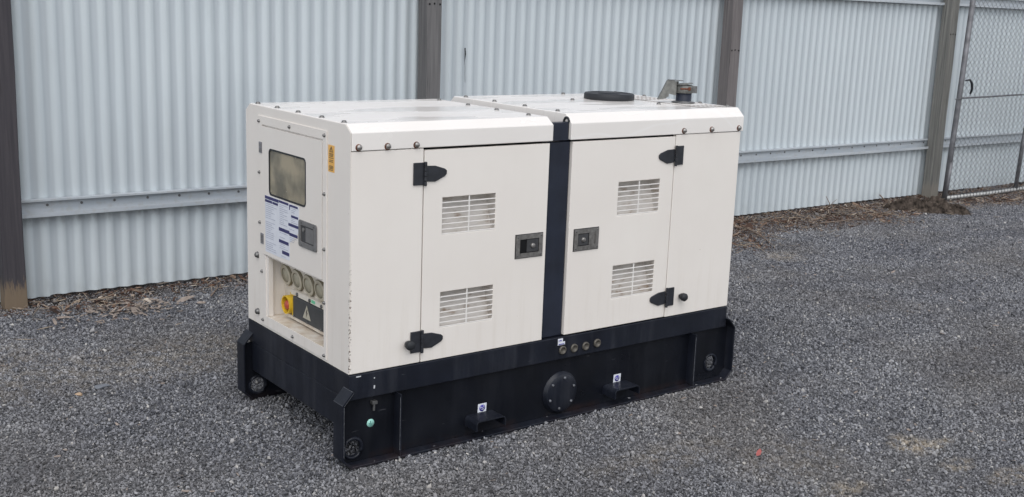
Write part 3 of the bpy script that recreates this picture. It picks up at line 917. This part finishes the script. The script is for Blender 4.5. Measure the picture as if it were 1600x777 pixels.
# labels on the skid
def label_quad(mb, x0, x1, z0, z1, y, m, skew=0):
    mb.prism([(x0, y, z0), (x1, y, z0), (x1 + skew, y, z1), (x0 + skew, y, z1)], (0, -.0008, 0), m)
mb = MB(); label_quad(mb, 1.078, 1.120, .357, .372, -.0032, M_WHITE); label_quad(mb, 1.078, 1.107, .3725, .388, -.0032, M_WHITE)
label_quad(mb, 1.082, 1.116, .359, .363, -.0042, M_BLUE); label_quad(mb, 1.082, 1.100, .376, .380, -.0042, M_BLUE)
tag(mb.build('small_label', skid_band), 'small white label with blue print above the drain plugs')
for bx in (.651, 1.452):
    mb = MB(); label_quad(mb, bx + .003, bx + .049, .102, .145, .0195, M_WHITE, .002)
    c = (bx + .027, .0185, .124)
    mb.lathe([(.0155, 0), (.0155, .0006), (0, .0006)], c, (0, -1, 0), M_BLUE, 20)
    for (a0, c0, a1, c1) in ((-.009, .008, -.009, -.003), (-.004, -.006, .008, -.006), (-.006, .004, .006, -.002), (.006, .010, .010, .002)):
        mb.tube([(c[0] + a0, c[1] - .001, c[2] + c0), (c[0] + a1, c[1] - .001, c[2] + c1)], .0012, M_WHITE, 4)
    mb.build('fork_point_label', rail_n)
mb = MB(); mb.lathe([(.0175, 0), (.0175, .001), (0, .001)], (.112, .0195, .166), (0, -1, 0), M_TEAL, 20)
mb.tube([(.112, .018, .176), (.112, .018, .166)], .0016, M_TEALD, 4)
for q, ww in enumerate((.009, .006, .003)): mb.box(.112 - ww, .112 + ww, .0172, .0184, .1645 - q * .005, .166 - q * .005, M_TEALD)
mb.build('earth_label', rail_n)
mb = MB(); mb.box(.108, .132, -.004, .020, .252, .266, M_STEELD); mb.lathe([(.0055, 0), (.0055, .030), (0, .030)], (.120, .006, .252), (0, 0, -1), M_STEELD, 8)
mb.build('earth_bolt', rail_n, bevel=.0015, segs=1)
mb = MB()
for (x0, x1, z0, z1) in ((.030, .052, .383, .3875), (.113, .117, .365, .370), (.112, .118, .322, .336)):
    label_quad(mb, x0, x1, z0, z1, -.0031, M_SCUFF, .001)
tag(mb.build('paint_chip', skid_band), kind='stuff')

# ---- canopy side: fixed panels and doors
FY = lambda u, v, w: (u, w, v)
inner = MB(); inner.box(.20, 2.18, .085, WID - .03, .40, 1.29, M_VOID); inner.box(.02, .20, .085, .16, .40, 1.29, M_VOID)  # dark boxes added inside so the door gaps read as shade
inner.build('gap_shade_body', gen)
def fixed_panel(x0, x1, name):
    mb = MB(); mb.plate([x0, x1], [.3975, 1.2985], [], FY, .022, M_CREAM)
    return mb.build(name, gen, bevel=.0035, segs=3)
pan_l = fixed_panel(.0035, .3345, 'side_panel')
pan_r = fixed_panel(1.7545, 2.2035, 'side_panel')
# far side (not seen from the photograph): plain panels and post
mb = MB(); mb.box(.0035, .99, WID - .022, WID, .3975, 1.2985, M_CREAM); mb.box(1.105, 2.2035, WID - .022, WID, .3975, 1.2985, M_CREAM); mb.box(.995, 1.10, WID - .04, WID - .012, .3975, 1.30, M_POSTBLK)
mb.build('rear_side_panel', gen, bevel=.003)
# right end
mb = MB(); mb.box(2.178, 2.2035, .0225, WID - .0225, .3975, 1.372, M_CREAM); mb.build('radiator_end_panel', gen, bevel=.003)
# black centre post
mb = MB(); mb.box(.9855, 1.112, .014, .06, .3975, 1.2935, M_POSTBLK)
mb.build('centre_post', gen, bevel=.006, segs=3)
mb = MB()
mb.box(.9995, 1.092, .010, .052, 1.3005, 1.378, M_POSTBLK)
mb.box(1.0, 1.0955, .004, .012, 1.3005, 1.306, M_POSTBLK)
mb.tube([(1.096, .030 + .018 * math.cos(a), 1.378 + .020 * math.sin(a)) for a in [k * math.pi / 8 for k in range(9)]], .006, M_RUBBER, 6)
mb.box(1.0925, 1.0975, .012, .048, 1.305, 1.380, M_RUBBER)
mb.build('post_cap', gen, bevel=.003)

def make_door(x0, x1, z0, z1, vents, latch, mirror):
    mb = MB(); mb.plate([x0, x1], [z0, z1], vents, FY, .024, M_CREAM)
    door = mb.build('service_door', gen, bevel=.005, segs=3)
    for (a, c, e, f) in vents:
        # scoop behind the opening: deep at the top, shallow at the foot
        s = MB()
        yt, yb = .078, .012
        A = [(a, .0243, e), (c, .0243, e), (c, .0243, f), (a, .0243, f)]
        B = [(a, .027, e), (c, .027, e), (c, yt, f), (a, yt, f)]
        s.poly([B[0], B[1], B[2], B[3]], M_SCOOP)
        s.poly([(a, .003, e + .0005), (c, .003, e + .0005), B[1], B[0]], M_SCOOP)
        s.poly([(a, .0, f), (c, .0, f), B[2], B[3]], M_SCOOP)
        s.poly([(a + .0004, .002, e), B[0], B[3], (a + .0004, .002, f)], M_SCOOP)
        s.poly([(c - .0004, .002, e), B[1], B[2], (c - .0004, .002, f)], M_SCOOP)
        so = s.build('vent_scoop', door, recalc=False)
        hgt = f - e; nb = 7
        proto = None
        for k in range(nb):
            zc = e + hgt * (k + .25) / nb if k else e + hgt * .02
            zc = e + hgt * k / nb + (.003 if k == 0 else 0)
            if proto is None:
                q = MB(); q.box(a - .001, c + .001, .0008, .0055, -.0024, .0024, M_SLAT)
                proto = q.build('louvre_slat', door, bevel=.001, segs=1); proto.location = (0, 0, zc)
            else:
                share(proto, door, (0, 0, zc))
        q = MB(); q.box((a + c) / 2 - .0030, (a + c) / 2 + .0030, .0002, .0052, e, f, M_SLAT); q.build('louvre_mullion', door, bevel=.001, segs=1)
    # latch
    (a, c, e, f) = latch
    zc = (e + f) / 2; xc = (a + c) / 2
    L = MB()
    L.plate([a, c], [e, f], [(a + .021, c - .021, e + .020, f - .020)], lambda u, v, w: (u, -.001 - w, v), .0045, M_STEEL)
    L.box(a - .0034, c + .0034, -.0010, .002, e - .0034, f + .0034, M_RUBBER)
    L.box(a + .021, c - .021, -.0018, -.0008, e + .020, f - .020, M_VOID)
    for bx_ in (a + .009, c - .009):
        for bz_ in (e + .009, f - .009):
            L.lathe([(.004, 0), (.004, .0018), (0, .003)], (bx_, -.0055, bz_), (0, -1, 0), M_STEELD, 8)
    L.build('latch_frame', door, bevel=.0015, segs=2)
    L = MB()
    w_ = (c - a) - .042
    if not mirror: s0, s1 = a + .021 + w_ * .36, c - .024
    else: s0, s1 = a + .023, c - .021 - w_ * .40
    L.box(s0, s1, -.0045, -.0018, e + .023, f - .023, M_LATCHD)
    if not mirror: pass
    else: L.box(s1 + .006, c - .021, -.0030, -.0018, e + .0205, f - .0205, M_STEEL)
    L.lathe([(.0115, 0), (.0115, .004), (.0095, .0075), (.005, .0085), (0, .0085)], ((s0 + s1) / 2, -.0045, zc), (0, -1, 0), M_STEEL, 16)
    L.build('latch_handle', door, bevel=.001, segs=1)
    return door
door1 = make_door(.3385, .984, .3975, 1.2905, [(.430, .700, .934, 1.091), (.430, .702, .533, .689)], (.816, .963, .793, .895), False)
door2 = make_door(1.1135, 1.7505, .4005, 1.2915, [(1.402, 1.664, .934, 1.0925), (1.395, 1.661, .536, .696)], (1.146, 1.291, .793, .891), True)

def hinge(xj, zc, d, parent):
    """xj joint line; d=+1 strap points to +x"""
    mb = MB()
    hx = .052
    p = [(xj - d * hx, zc - .046), (xj - d * .002, zc - .046), (xj - d * .002, zc + .046), (xj - d * hx, zc + .046)]
    mb.prism([(x_, -.0005, z_) for x_, z_ in p], (0, -.0065, 0), M_HINGE)
    p = [(xj + d * .006, zc - .032), (xj + d * .052, zc - .036), (xj + d * .098, zc - .016), (xj + d * .108, zc - .006), (xj + d * .108, zc + .008), (xj + d * .098, zc + .016), (xj + d * .052, zc + .030), (xj + d * .006, zc + .032)]
    mb.prism([(x_, -.0005, z_) for x_, z_ in p], (0, -.0060, 0), M_HINGE)
    # knuckles
    for k in range(5):
        z0 = zc - .050 + k * .020
        mb.lathe([(0, .0004), (.0068, .0004), (.0068, .0192), (0, .0192)], (xj + d * .001, -.0105, z0), (0, 0, 1), M_HINGE, 10)
    o = mb.build('strap_hinge', parent, bevel=.002, segs=2)
    return o
hinge(.3365, 1.196, 1, door1); hinge(.3365, .490, 1, door1)
hinge(1.7525, 1.200, -1, door2); hinge(1.7525, .500, -1, door2)
def knob(x_, z_, par):
    mb = MB(); mb.lathe([(.010, 0), (.010, .006), (.016, .010), (.020, .024), (.020, .036), (.015, .042), (0, .043)], (x_, 0, z_), (0, -1, 0), M_RUBBER, 18)
    mb.build('rubber_stop', par)
knob(.268, .488, pan_l); knob(1.852, .494, pan_r)

# ---- roofs
def make_roof(x0, x1, zt_, zc_, zs_, skirt_y, n_label):
    """folded sheet: skirt, chamfer, top; both sides alike"""
    ch = .042
    prof = [(skirt_y, zs_), (skirt_y, zc_), (ch, zt_), (WID - ch, zt_), (WID - skirt_y, zc_), (WID - skirt_y, zs_), (WID - skirt_y - .006, zs_), (WID - skirt_y - .006, zs_ + .006)]
    prof = [(skirt_y, zs_), (skirt_y, zc_), (ch, zt_), (WID - ch, zt_), (WID - skirt_y, zc_), (WID - skirt_y, zs_)]
    mb = MB(); mb.prism([(x0, y_, z_) for y_, z_ in prof], (x1 - x0, 0, 0), M_ROOF)
    for f in mb.bm.faces:
        pass
    o = mb.build('roof_cover', gen, bevel=.0035, segs=3)
    o['label'] = n_label
    return o
roof1 = make_roof(.0045, .998, 1.404, 1.372, 1.3010, -.0035, 'flat cream roof cover over the control end')
roof2 = make_roof(1.0985, 2.216, 1.415, 1.3745, 1.3010, -.0035, 'cream roof cover carrying the filler cap and exhaust')
# roof screws
mb = MB(); mb.lathe([(.0125, -.001), (.0125, .0015), (.0095, .002), (.0095, .0065), (.006, .0085), (0, .009)], (0, 0, 0), (0, 0, 1), M_BOLT, 10)
RB = mb.build('roof_screw', roof1); RB.location = (.023, .893, 1.404)
for (x_, y_) in ((.022, .693), (.021, .490), (.020, .276), (.018, .085), (.958, .85), (.950, .589), (.945, .351), (.943, .109)):
    share(RB, roof1, (x_, y_, 1.404))
for (x_, y_) in ((1.130, .871), (1.130, .625), (1.129, .381), (1.127, .134), (2.185, .93), (2.19, .70), (2.19, .28), (2.19, .09), (1.90, .285), (1.60, .600), (1.80, .92)):
    share(RB, roof2, (x_, y_, 1.415))
# skirt screws in washers
mb = MB(); mb.lathe([(.0145, -.001), (.0145, .001), (.010, .0015)], (0, 0, 0), (0, -1, 0), M_RUSTY, 12)
mb.lathe([(.0115, .001), (.0112, .007), (.008, .0105), (.0, .0115)], (.0015, 0, .001), (0, -1, 0), M_STEEL, 12)
SB = mb.build('skirt_screw', roof1); SB.location = (.034, -.0035, 1.315)
for x_ in (.163, .296): share(SB, roof1, (x_, -.0035, 1.314))
for x_ in (1.799, 1.988, 2.182): share(SB, roof2, (x_, -.0035, 1.317))
# radiator filler cap
mb = MB(); mb.lathe([(.128, -.001), (.131, .004), (.131, .026), (.126, .032), (.110, .033), (.104, .028), (.060, .027), (.055, .034), (.0, .035)], (0, 0, 0), (0, 0, 1), M_RUBBER, 48)
cap = mb.build('filler_cap', roof2); cap.location = (1.842, .595, 1.415)
mb = MB()
for k in range(22):
    a = 2 * math.pi * k / 22
    mb.box(-.003, .003, -.0011, .0, .008, .024, M_RUBBER)
# perforated outlet grille along the end of the roof
gx0, gx1 = 1.985, 2.172
holes = []
ys_ = [0.10 + k * .0315 for k in range(26)]
for i_, yy in enumerate(ys_):
    if .17 < yy < .45: cols = (0, 5)
    else: cols = (0, 1, 2, 3, 4, 5)
    for k in cols:
        hx = gx0 + .010 + k * .029
        if .17 < yy < .45 and k == 0: continue
        holes.append((hx, hx + .021, yy, yy + .018))
mb = MB(); mb.plate([gx0, gx1], [.085, .93], holes, lambda u, v, w: (u, v, 1.4172 - w), .0005, M_ROOF)
gr = mb.build('outlet_grille', roof2)
mb = MB(); mb.box(gx0 + .004, gx1 - .004, .09, .925, 1.4152, 1.4165, M_GRILLEBACK)
mb.build('grille_backing', gr)
# exhaust stack with open rain flap
ex = MB(); EX = (2.088, .300)
ex.lathe([(.060, 0), (.060, .004), (.042, .005), (.0400, .008), (.0400, .048), (.0, .048)], (EX[0], EX[1], 1.4195), (0, 0, 1), M_POSTBLK, 28, mats=[M_STEELD, M_STEELD, M_STEELD, M_POSTBLK, M_POSTBLK])
exo = ex.build('exhaust_stub', roof2)
v = Vector((-2.108 - EX[0], -3.843 - EX[1], 0)).normalized()       # towards the side with the clamp ears
side = Vector((-v.y, v.x, 0))
cl = MB(); cl.lathe([(.040, 0), (.0435, .001), (.0435, .040), (.038, .041), (.034, .030), (0, .030)], (EX[0], EX[1], 1.4675), (0, 0, 1), M_GALVD, 28)
ec = Vector((EX[0], EX[1], 1.487))
d1 = Vector((.62, -.78, 0)); 
for off in (0.0, .010):
    pc = ec + d1 * .052 + Vector((.78, .62, 0)) * (off - .005)
    rot = Matrix.Rotation(math.atan2(d1.y, d1.x), 3, 'Z')
    cl.box(pc.x - .014, pc.x + .014, pc.y - .0022, pc.y + .0022, pc.z - .018, pc.z + .018, M_STEELD, rot)
pb_ = ec + v * .044 + Vector((.012, -.004, .004))
cl.tube([pb_ + Vector((-.030, .012, 0)), pb_ + Vector((.012, -.010, 0))], .0045, M_RUSTY, 6)
cl.lathe([(.009, 0), (.009, .012), (0, .012)], pb_ + Vector((.008, -.006, 0)), (.6, -.8, 0), M_RUSTY, 6)
cl.build('rain_cap_clamp', exo)
# lid resting slightly tilted and counterweight arm with flap standing open to the left
lid = MB()
lid.lathe([(.046, 0), (.046, .003), (0, .004)], (0, 0, 0), (0, 0, 1), M_GALVD, 24)
lo = lid.build('rain_cap_lid', exo); lo.location = (EX[0] - .004, EX[1], 1.512); lo.rotation_euler = (R(-4), R(-5), 0)
fl = MB()
# bent arm: starts at lid, rises to the left and drops as a tapered plate
u_ = Vector((-.80, .60, 0))        # leftwards in the picture
w_ = Vector((-.60, -.80, 0))       # towards the viewer
o0 = Vector((EX[0], EX[1], 0)) + u_ * .030
def FP(a, c, k=0.0): q = o0 + u_ * a + w_ * k; return (q.x, q.y, c)
fl.prism([FP(.000, 1.500), FP(.000, 1.525), FP(.040, 1.527), FP(.046, 1.500)], w_ * .004, M_GALVD)
fl.prism([FP(.022, 1.528, -.012), FP(.064, 1.438, -.012), FP(.104, 1.432, -.012), FP(.060, 1.530, -.012)], w_ * .044, M_GALVD)
fl.prism([FP(-.020, 1.5285, -.012), FP(.056, 1.5305, -.012), FP(.056, 1.5335, -.012), FP(-.020, 1.5315, -.012)], w_ * .044, M_STEELD)
fl.prism([FP(.014, 1.455, .030), FP(.014, 1.527, .030), FP(.048, 1.527, .030), FP(.064, 1.470, .030), (FP(.064, 1.447, .030)), FP(.052, 1.447, .030), FP(.050, 1.463, .030)], w_ * .003, M_GALVD)
fl.build('rain_flap', exo)

# ---- control end: x = 0 face, u = y, v = z
FX = lambda u, v, w: (w, u, v)
zt0 = 1.4015
end_ch = .042
DOORH = (.221, .795, .740, 1.323); RECH = (.211, .768, .457, .7375)
mb = MB()
ys0 = [0, end_ch, WID - end_ch, WID]
grid_y = sorted(set(ys0 + [DOORH[0], DOORH[1], RECH[0], RECH[1]]))
top = []
for a, c in zip(grid_y, grid_y[1:]):
    if a < end_ch - 1e-6: top.append([(a, 1.372), (c, 1.372), (c, zt0)])
    elif c > WID - end_ch + 1e-6: top.append([(a, 1.372), (c, 1.372), (a, zt0)])
    else: top.append([(a, 1.372), (c, 1.372), (c, zt0), (a, zt0)])
mb.plate(grid_y, [.3975, 1.372], [DOORH, RECH], FX, .003, M_CREAM, extra=top)
endp = mb.build('control_end_panel', gen, bevel=.0012, segs=1)
# trim frame, raised, with cut-outs for door and socket recess
FXo = lambda u, v, w: (-.0045 + w, u, v)
mb = MB(); mb.plate([.1875, .838], [.409, 1.360], [(DOORH[0], DOORH[1], DOORH[2] - .001, DOORH[3]), (RECH[0], RECH[1], RECH[2], RECH[3])], FXo, .0042, M_CREAM)
trim = mb.build('trim_frame', endp, bevel=.0018, segs=2)
mb = MB(); mb.box(.004, .006, .195, .82, .735, 1.345, M_VOID)
mb.box(.0032, .0039, .195, .82, .735, .7395, M_VOID)
# leave the window region open by using four strips instead of one sheet
mb.bm.clear()
WINH = (.366, .720, 1.022, 1.226)
mb.plate([.195, .82], [.742, 1.345], [(WINH[0] - .01, WINH[1] + .01, WINH[2] - .01, WINH[3] + .01)], lambda u, v, w: (.006 + w, u, v), .002, M_VOID)
mb.build('dark_backing', endp)  # dark sheet behind the gap around the control door
# control door with rounded window
def rounded(u0, u1, v0, v1, r, n=6):
    pts = []
    for (cu, cv, a0) in ((u1 - r, v1 - r, 0), (u0 + r, v1 - r, 90), (u0 + r, v0 + r, 180), (u1 - r, v0 + r, 270)):
        for k in range(n + 1):
            a = R(a0 + 90 * k / n); pts.append((cu + r * math.cos(a), cv + r * math.sin(a)))
    return pts
def holed_plate(mb, outer, hole, x0, x1, m):
    i = mb.mi(m); bm2 = mb.bm; L2 = []
    n0 = len(bm2.faces)
    for xx in (x0, x1):
        lo_ = [[bm2.verts.new((xx, u, v_)) for u, v_ in lp] for lp in (outer, hole)]
        ed = [bm2.edges.new((lp[k], lp[(k + 1) % len(lp)])) for lp in lo_ for k in range(len(lp))]
        bmesh.ops.triangle_fill(bm2, edges=ed, use_beauty=True)
        L2.append(lo_)
    for A, B in zip(*L2):
        for k in range(len(A)): bm2.faces.new((A[k], A[(k + 1) % len(A)], B[(k + 1) % len(A)], B[k]))
    for f in list(bm2.faces)[n0:]: f.material_index = i
mb = MB()
win = rounded(*WINH, .020)
holed_plate(mb, rounded(.2245, .7915, .7435, 1.3165, .003, 2), win, -.0065, .002, M_CREAM)
cdoor = mb.build('control_door', endp)
mb = MB(); pts_o = rounded(WINH[0] - .001, WINH[1] + .001, WINH[2] - .001, WINH[3] + .001, .021); pts_i = rounded(WINH[0] + .006, WINH[1] - .006, WINH[2] + .006, WINH[3] - .006, .016)
holed_plate(mb, pts_o, pts_i, -.0080, .001, M_RUBBER)
seal = mb.build('window_seal', cdoor)
mb = MB(); mb.prism([(-.0045, u, v_) for u, v_ in rounded(WINH[0] + .0055, WINH[1] - .0055, WINH[2] + .0055, WINH[3] - .0055, .016)], (.003, 0, 0), M_PANE)
mb.build('window_pane', cdoor)
# instrument panel behind the pane
mb = MB(); mb.box(.050, .052, .30, .79, .96, 1.29, M_PANEL)
for q in ((.0085, .052, .30, .302, .96, 1.29), (.0085, .052, .788, .79, .96, 1.29), (.0085, .052, .302, .788, .96, .962), (.0085, .052, .302, .788, 1.288, 1.29)): mb.box(*q, M_VOID)
mb.box(.044, .050, .42, .60, 1.095, 1.16, simple('pale_lcd_bezel', (.50, .46, .34), .5)); mb.box(.044, .050, .44, .60, 1.035, 1.060, M_CHARCOAL)
mb.box(.040, .050, .66, .70, 1.05, 1.20, M_CHARCOAL); mb.box(.040, .050, .50, .54, 1.17, 1.205, M_CHARCOAL)
mb.build('instrument_panel', endp)
# printed instruction sheet: stepped outline, headings and lines of fine print
X0 = -.0072
mb = MB()
mb.prism([(X0, u, v_) for u, v_ in ((.762, .760), (.612, .760), (.519, .7655), (.519, .842), (.430, .905), (.430, 1.0135), (.762, 1.016))], (.0006, 0, 0), M_WHITE)
def bar(u0, u1, v_, h, m): mb.box(X0 - .0009, X0 - .0002, min(u0, u1), max(u0, u1), v_, v_ + h, m)
rp = random.Random(11)
for (u0, u1, v_, h) in ((.762, .625, 1.0005, .013), (.762, .690, .986, .011), (.685, .632, .986, .010), (.622, .528, 1.004, .010), (.512, .440, 1.003, .009), (.520, .513, .988, .023), (.502, .436, .958, .010), (.528, .432, .918, .012),
                        (.622, .520, .880, .015), (.520, .442, .876, .013), (.622, .528, .828, .014), (.592, .522, .782, .015)):
    bar(u0, u1, v_, h, M_NAVY)
for (ua, ub, va, vb, st) in ((.758, .640, .766, .978, .0090), (.615, .532, .905, .995, .0085), (.500, .440, .975, .996, .008), (.500, .440, .935, .952, .008), (.520, .436, .896, .912, .008), (.615, .530, .848, .872, .0100), (.516, .440, .850, .868, .008), (.615, .530, .800, .822, .0090), (.600, .525, .769, .777, .007)):
    z_ = vb
    while z_ > va:
        ln = rp.uniform(.45, 1.0)
        if rp.random() < .85: bar(ua, ua + (ub - ua) * ln, z_, .0022, M_GREYINK)
        z_ -= st
tag(mb.build('instruction_sheet', cdoor), 'white printed instruction sheet with navy headings')
# grey paddle latch on the control door
mb = MB()
holed_plate(mb, rounded(.263, .426, .850, .964, .012, 4), rounded(.288, .405, .872, .944, .004, 2), -.012, -.0066, M_LATCHGREY)
for u_l in (.285, .395):
    for v_l in (.860, .954): mb.lathe([(.0045, 0), (.0045, .002), (0, .003)], (-.012, u_l, v_l), (-1, 0, 0), M_STEELD, 8)
mb.build('latch_frame', cdoor, bevel=.0015, segs=2)
mb = MB(); mb.box(-.0080, -.0067, .288, .405, .872, .944, M_LATCHD); mb.box(-.0105, -.0080, .294, .362, .877, .939, M_LATCHGREY)
mb.lathe([(.009, 0), (.009, .003), (0, .004)], (-.0080, .384, .925), (-1, 0, 0), M_STEEL, 12)
mb.build('latch_handle', cdoor, bevel=.001, segs=1)
# grey hinge pads
mb = MB(); mb.box(-.0085, -.0046, -.0155, .0155, -.024, .024, M_GREYPAD)
for a in (-.008, .008):
    mb.box(-.0095, -.0085, a - .005, a + .005, -.018, -.003, M_LATCHGREY); mb.box(-.0095, -.0085, a - .005, a + .005, .004, .018, M_LATCHGREY)
hp = mb.build('hinge_pad', trim); hp.location = (0, .805, 1.221)
share(hp, trim, (0, .797, .811))
# orange warning label
mb = MB(); mb.box(-.0008, -.0002, .128, .181, 1.200, 1.3075, M_ORANGE)
for (u0, u1, v_, h) in ((.135, .174, 1.255, .0022),): mb.box(-.0015, -.0009, u0, u1, v_, v_ + h, M_INK)
tri = [(.154, 1.302), (.140, 1.281), (.168, 1.281)]
for k in range(3):
    a, c = tri[k], tri[(k + 1) % 3]; mb.tube([(-.0013, *a), (-.0013, *c)], .0012, M_INK, 4)
mb.tube([(-.0013, .155, 1.297), (-.0013, .152, 1.291), (-.0013, .156, 1.289), (-.0013, .153, 1.283)], .0011, M_INK, 4)
for r0, zz in enumerate((1.272, 1.267, 1.262, 1.246, 1.240, 1.223, 1.218, 1.213, 1.207)):
    mb.box(-.0015, -.0009, .137 + .002 * (r0 % 3), .172 - .003 * (r0 % 2), zz, zz + .0024, M_INK)
tag(mb.build('warning_label', endp), 'orange warning label with a black triangle')
# screws on the end
mb = MB(); mb.lathe([(.0080, -.001), (.0080, .0012), (.0062, .0016), (.0062, .006), (.0035, .0085), (0, .009)], (0, 0, 0), (-1, 0, 0), M_BOLT, 10)
ES = mb.build('panel_screw', trim); ES.location = (-.0045, .823, 1.336)
for (u, v_) in ((.519, 1.341), (.2045, 1.341), (.823, 1.108), (.823, .881), (.806, .658), (.8, .433), (.497, .430), (.2045, .425), (.2045, 1.104), (.2045, .876), (.2045, .651)):
    share(ES, trim, (-.0045, u, v_))
mb = MB(); mb.lathe([(.015, -.001), (.015, .003), (.012, .0035), (.012, .012), (.008, .015), (0, .016)], (0, 0, 0), (-1, 0, 0), M_BOLT, 12)
EB = mb.build('panel_bolt', endp); EB.location = (-.0002, .858, .7235)
share(EB, endp, (-.0002, .860, .457))
mb = MB(); mb.lathe([(.013, 0), (.013, .006), (.010, .013), (0, .016)], (.10, WID, .70), (0, 1, 0), M_BOLT, 12); mb.lathe([(.013, 0), (.013, .006), (.010, .013), (0, .016)], (.10, WID, .44), (0, 1, 0), M_BOLT, 12)
mb.build('rear_bolt', gen)
# socket recess
ry0, ry1, rz0, rz1 = RECH
mb = MB()
D = .105
xt = .062
mb.poly([(-.002, ry1 - .0004, rz0), (-.002, ry1 - .0004, rz1), (xt, ry1 - .0004, rz1), (D, ry1 - .0004, rz0)], M_CREAM)
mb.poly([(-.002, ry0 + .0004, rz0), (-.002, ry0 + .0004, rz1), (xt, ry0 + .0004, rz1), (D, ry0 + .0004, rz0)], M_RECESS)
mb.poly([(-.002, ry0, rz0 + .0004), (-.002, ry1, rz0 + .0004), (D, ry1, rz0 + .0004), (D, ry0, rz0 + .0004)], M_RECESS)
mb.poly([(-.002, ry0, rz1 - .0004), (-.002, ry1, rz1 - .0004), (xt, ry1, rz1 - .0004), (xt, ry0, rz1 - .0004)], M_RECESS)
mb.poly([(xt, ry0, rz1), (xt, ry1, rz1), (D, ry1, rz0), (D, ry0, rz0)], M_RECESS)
# door jamb return at the left
mb.box(.0, .022, ry1 - .020, ry1 - .0006, rz0 + .002, rz1 - .002, M_CREAM)
rec = mb.build('socket_recess', endp, recalc=False)
nrm = Vector((-(rz1 - rz0), 0, (D - xt) * -1)).normalized(); nrm = Vector((-(rz1 - rz0), 0, -(xt - D))).normalized()
nrm = Vector((-1, 0, 0.154)).normalized()
nrm = Vector((-1, 0, -0.154)).normalized()
def on_slope(y_, z_):
    return Vector((xt + (D - xt) * (rz1 - z_) / (rz1 - rz0), y_, z_))
mb = MB()
mb.lathe([(.050, 0), (.050, .009), (.047, .012), (.0445, .014), (.034, .015), (.0315, .011), (.029, .011), (.028, .014), (0, .015)], (0, 0, 0), nrm, M_SOCKET, 28, mats=[M_SOCKETD, M_SOCKETD, M_SOCKETL, M_SOCKETL, M_SOCKETD, M_SOCKETD, M_SOCKET, M_SOCKET])
mb.box(-.016, -.002, -.010, .010, .043, .056, M_SOCKETD)
so = mb.build('power_socket', rec, bevel=0)
for k, y_ in enumerate((.706, .596, .486, .378)):
    if k == 0: so.location = on_slope(y_, .655)
    else: share(so, rec, on_slope(y_, .655))
mb = MB(); mb.lathe([(.016, 0), (.016, .001), (0, .001)], on_slope(.655, .585), nrm, M_VOID, 12); mb.build('cable_hole', rec)
# charcoal terminal cover with lightning sign, beige strip above
mb = MB(); mb.box(.052, .088, .300, .612, .485, .580, M_CHARCOAL)
tc = mb.build('terminal_cover', rec, bevel=.003)
mb = MB()
T = [(.474, .568), (.512, .506), (.437, .506)]
mb.prism([(.0512, u, v_) for u, v_ in T], (-.0006, 0, 0), M_TRI)
mb.prism([(.0504, u, v_) for u, v_ in ((.472, .551), (.482, .532), (.475, .533), (.479, .513), (.466, .536), (.473, .536), (.466, .551))], (-.0006, 0, 0), M_INK)
mb.build('lightning_sign', tc)
mb = MB()
mb.box(.056, .100, .300, .640, .583, .606, M_RECESS)
mb.box(.060, .100, .300, .690, .468, .482, M_RECESS)
mb.box(.0548, .0558, .405, .440, .588, .602, M_GREEN)
for y_ in (.345, .455, .575):
    mb.lathe([(.009, 0), (.009, .004), (0, .006)], (.056, y_, .594), (-1, 0, 0), M_STEELD, 8)
for y_ in (.34, .47, .60):
    mb.lathe([(.006, 0), (.006, .004), (0, .006)], (.052, y_, .492), (-1, 0, 0), M_STEELD, 8)
mb.build('terminal_strip', rec, bevel=.0015, segs=1)
# emergency stop: yellow shroud with red mushroom button
mb = MB(); mb.box(.082, .088, .616, .700, .488, .574, M_YELLOW)
mb.box(.052, .088, .6145, .620, .489, .573, M_YELLOW)
def ring(x0, x1, cy, cz, ro, ri, n=28):
    i = mb.mi(M_YELLOW)
    V4 = [[mb.bm.verts.new((xx, cy + rr * math.cos(2 * math.pi * k / n), cz + rr * math.sin(2 * math.pi * k / n))) for k in range(n)] for rr, xx in ((ro, x1), (ro, x0), (ri, x0), (ri, x1))]
    for q in range(4):
        X_, Y_ = V4[q], V4[(q + 1) % 4]
        for k in range(n): mb.bm.faces.new((X_[k], Y_[k], Y_[(k + 1) % n], X_[(k + 1) % n])).material_index = i
ring(.040, .0815, .663, .529, .042, .037)
mb.lathe([(.011, 0), (.011, .022), (.021, .024), (.022, .034), (.015, .040), (0, .041)], (.0815, .663, .526), (-1, 0, 0), M_RED, 18)
mb.build('emergency_stop', rec, smooth=False)
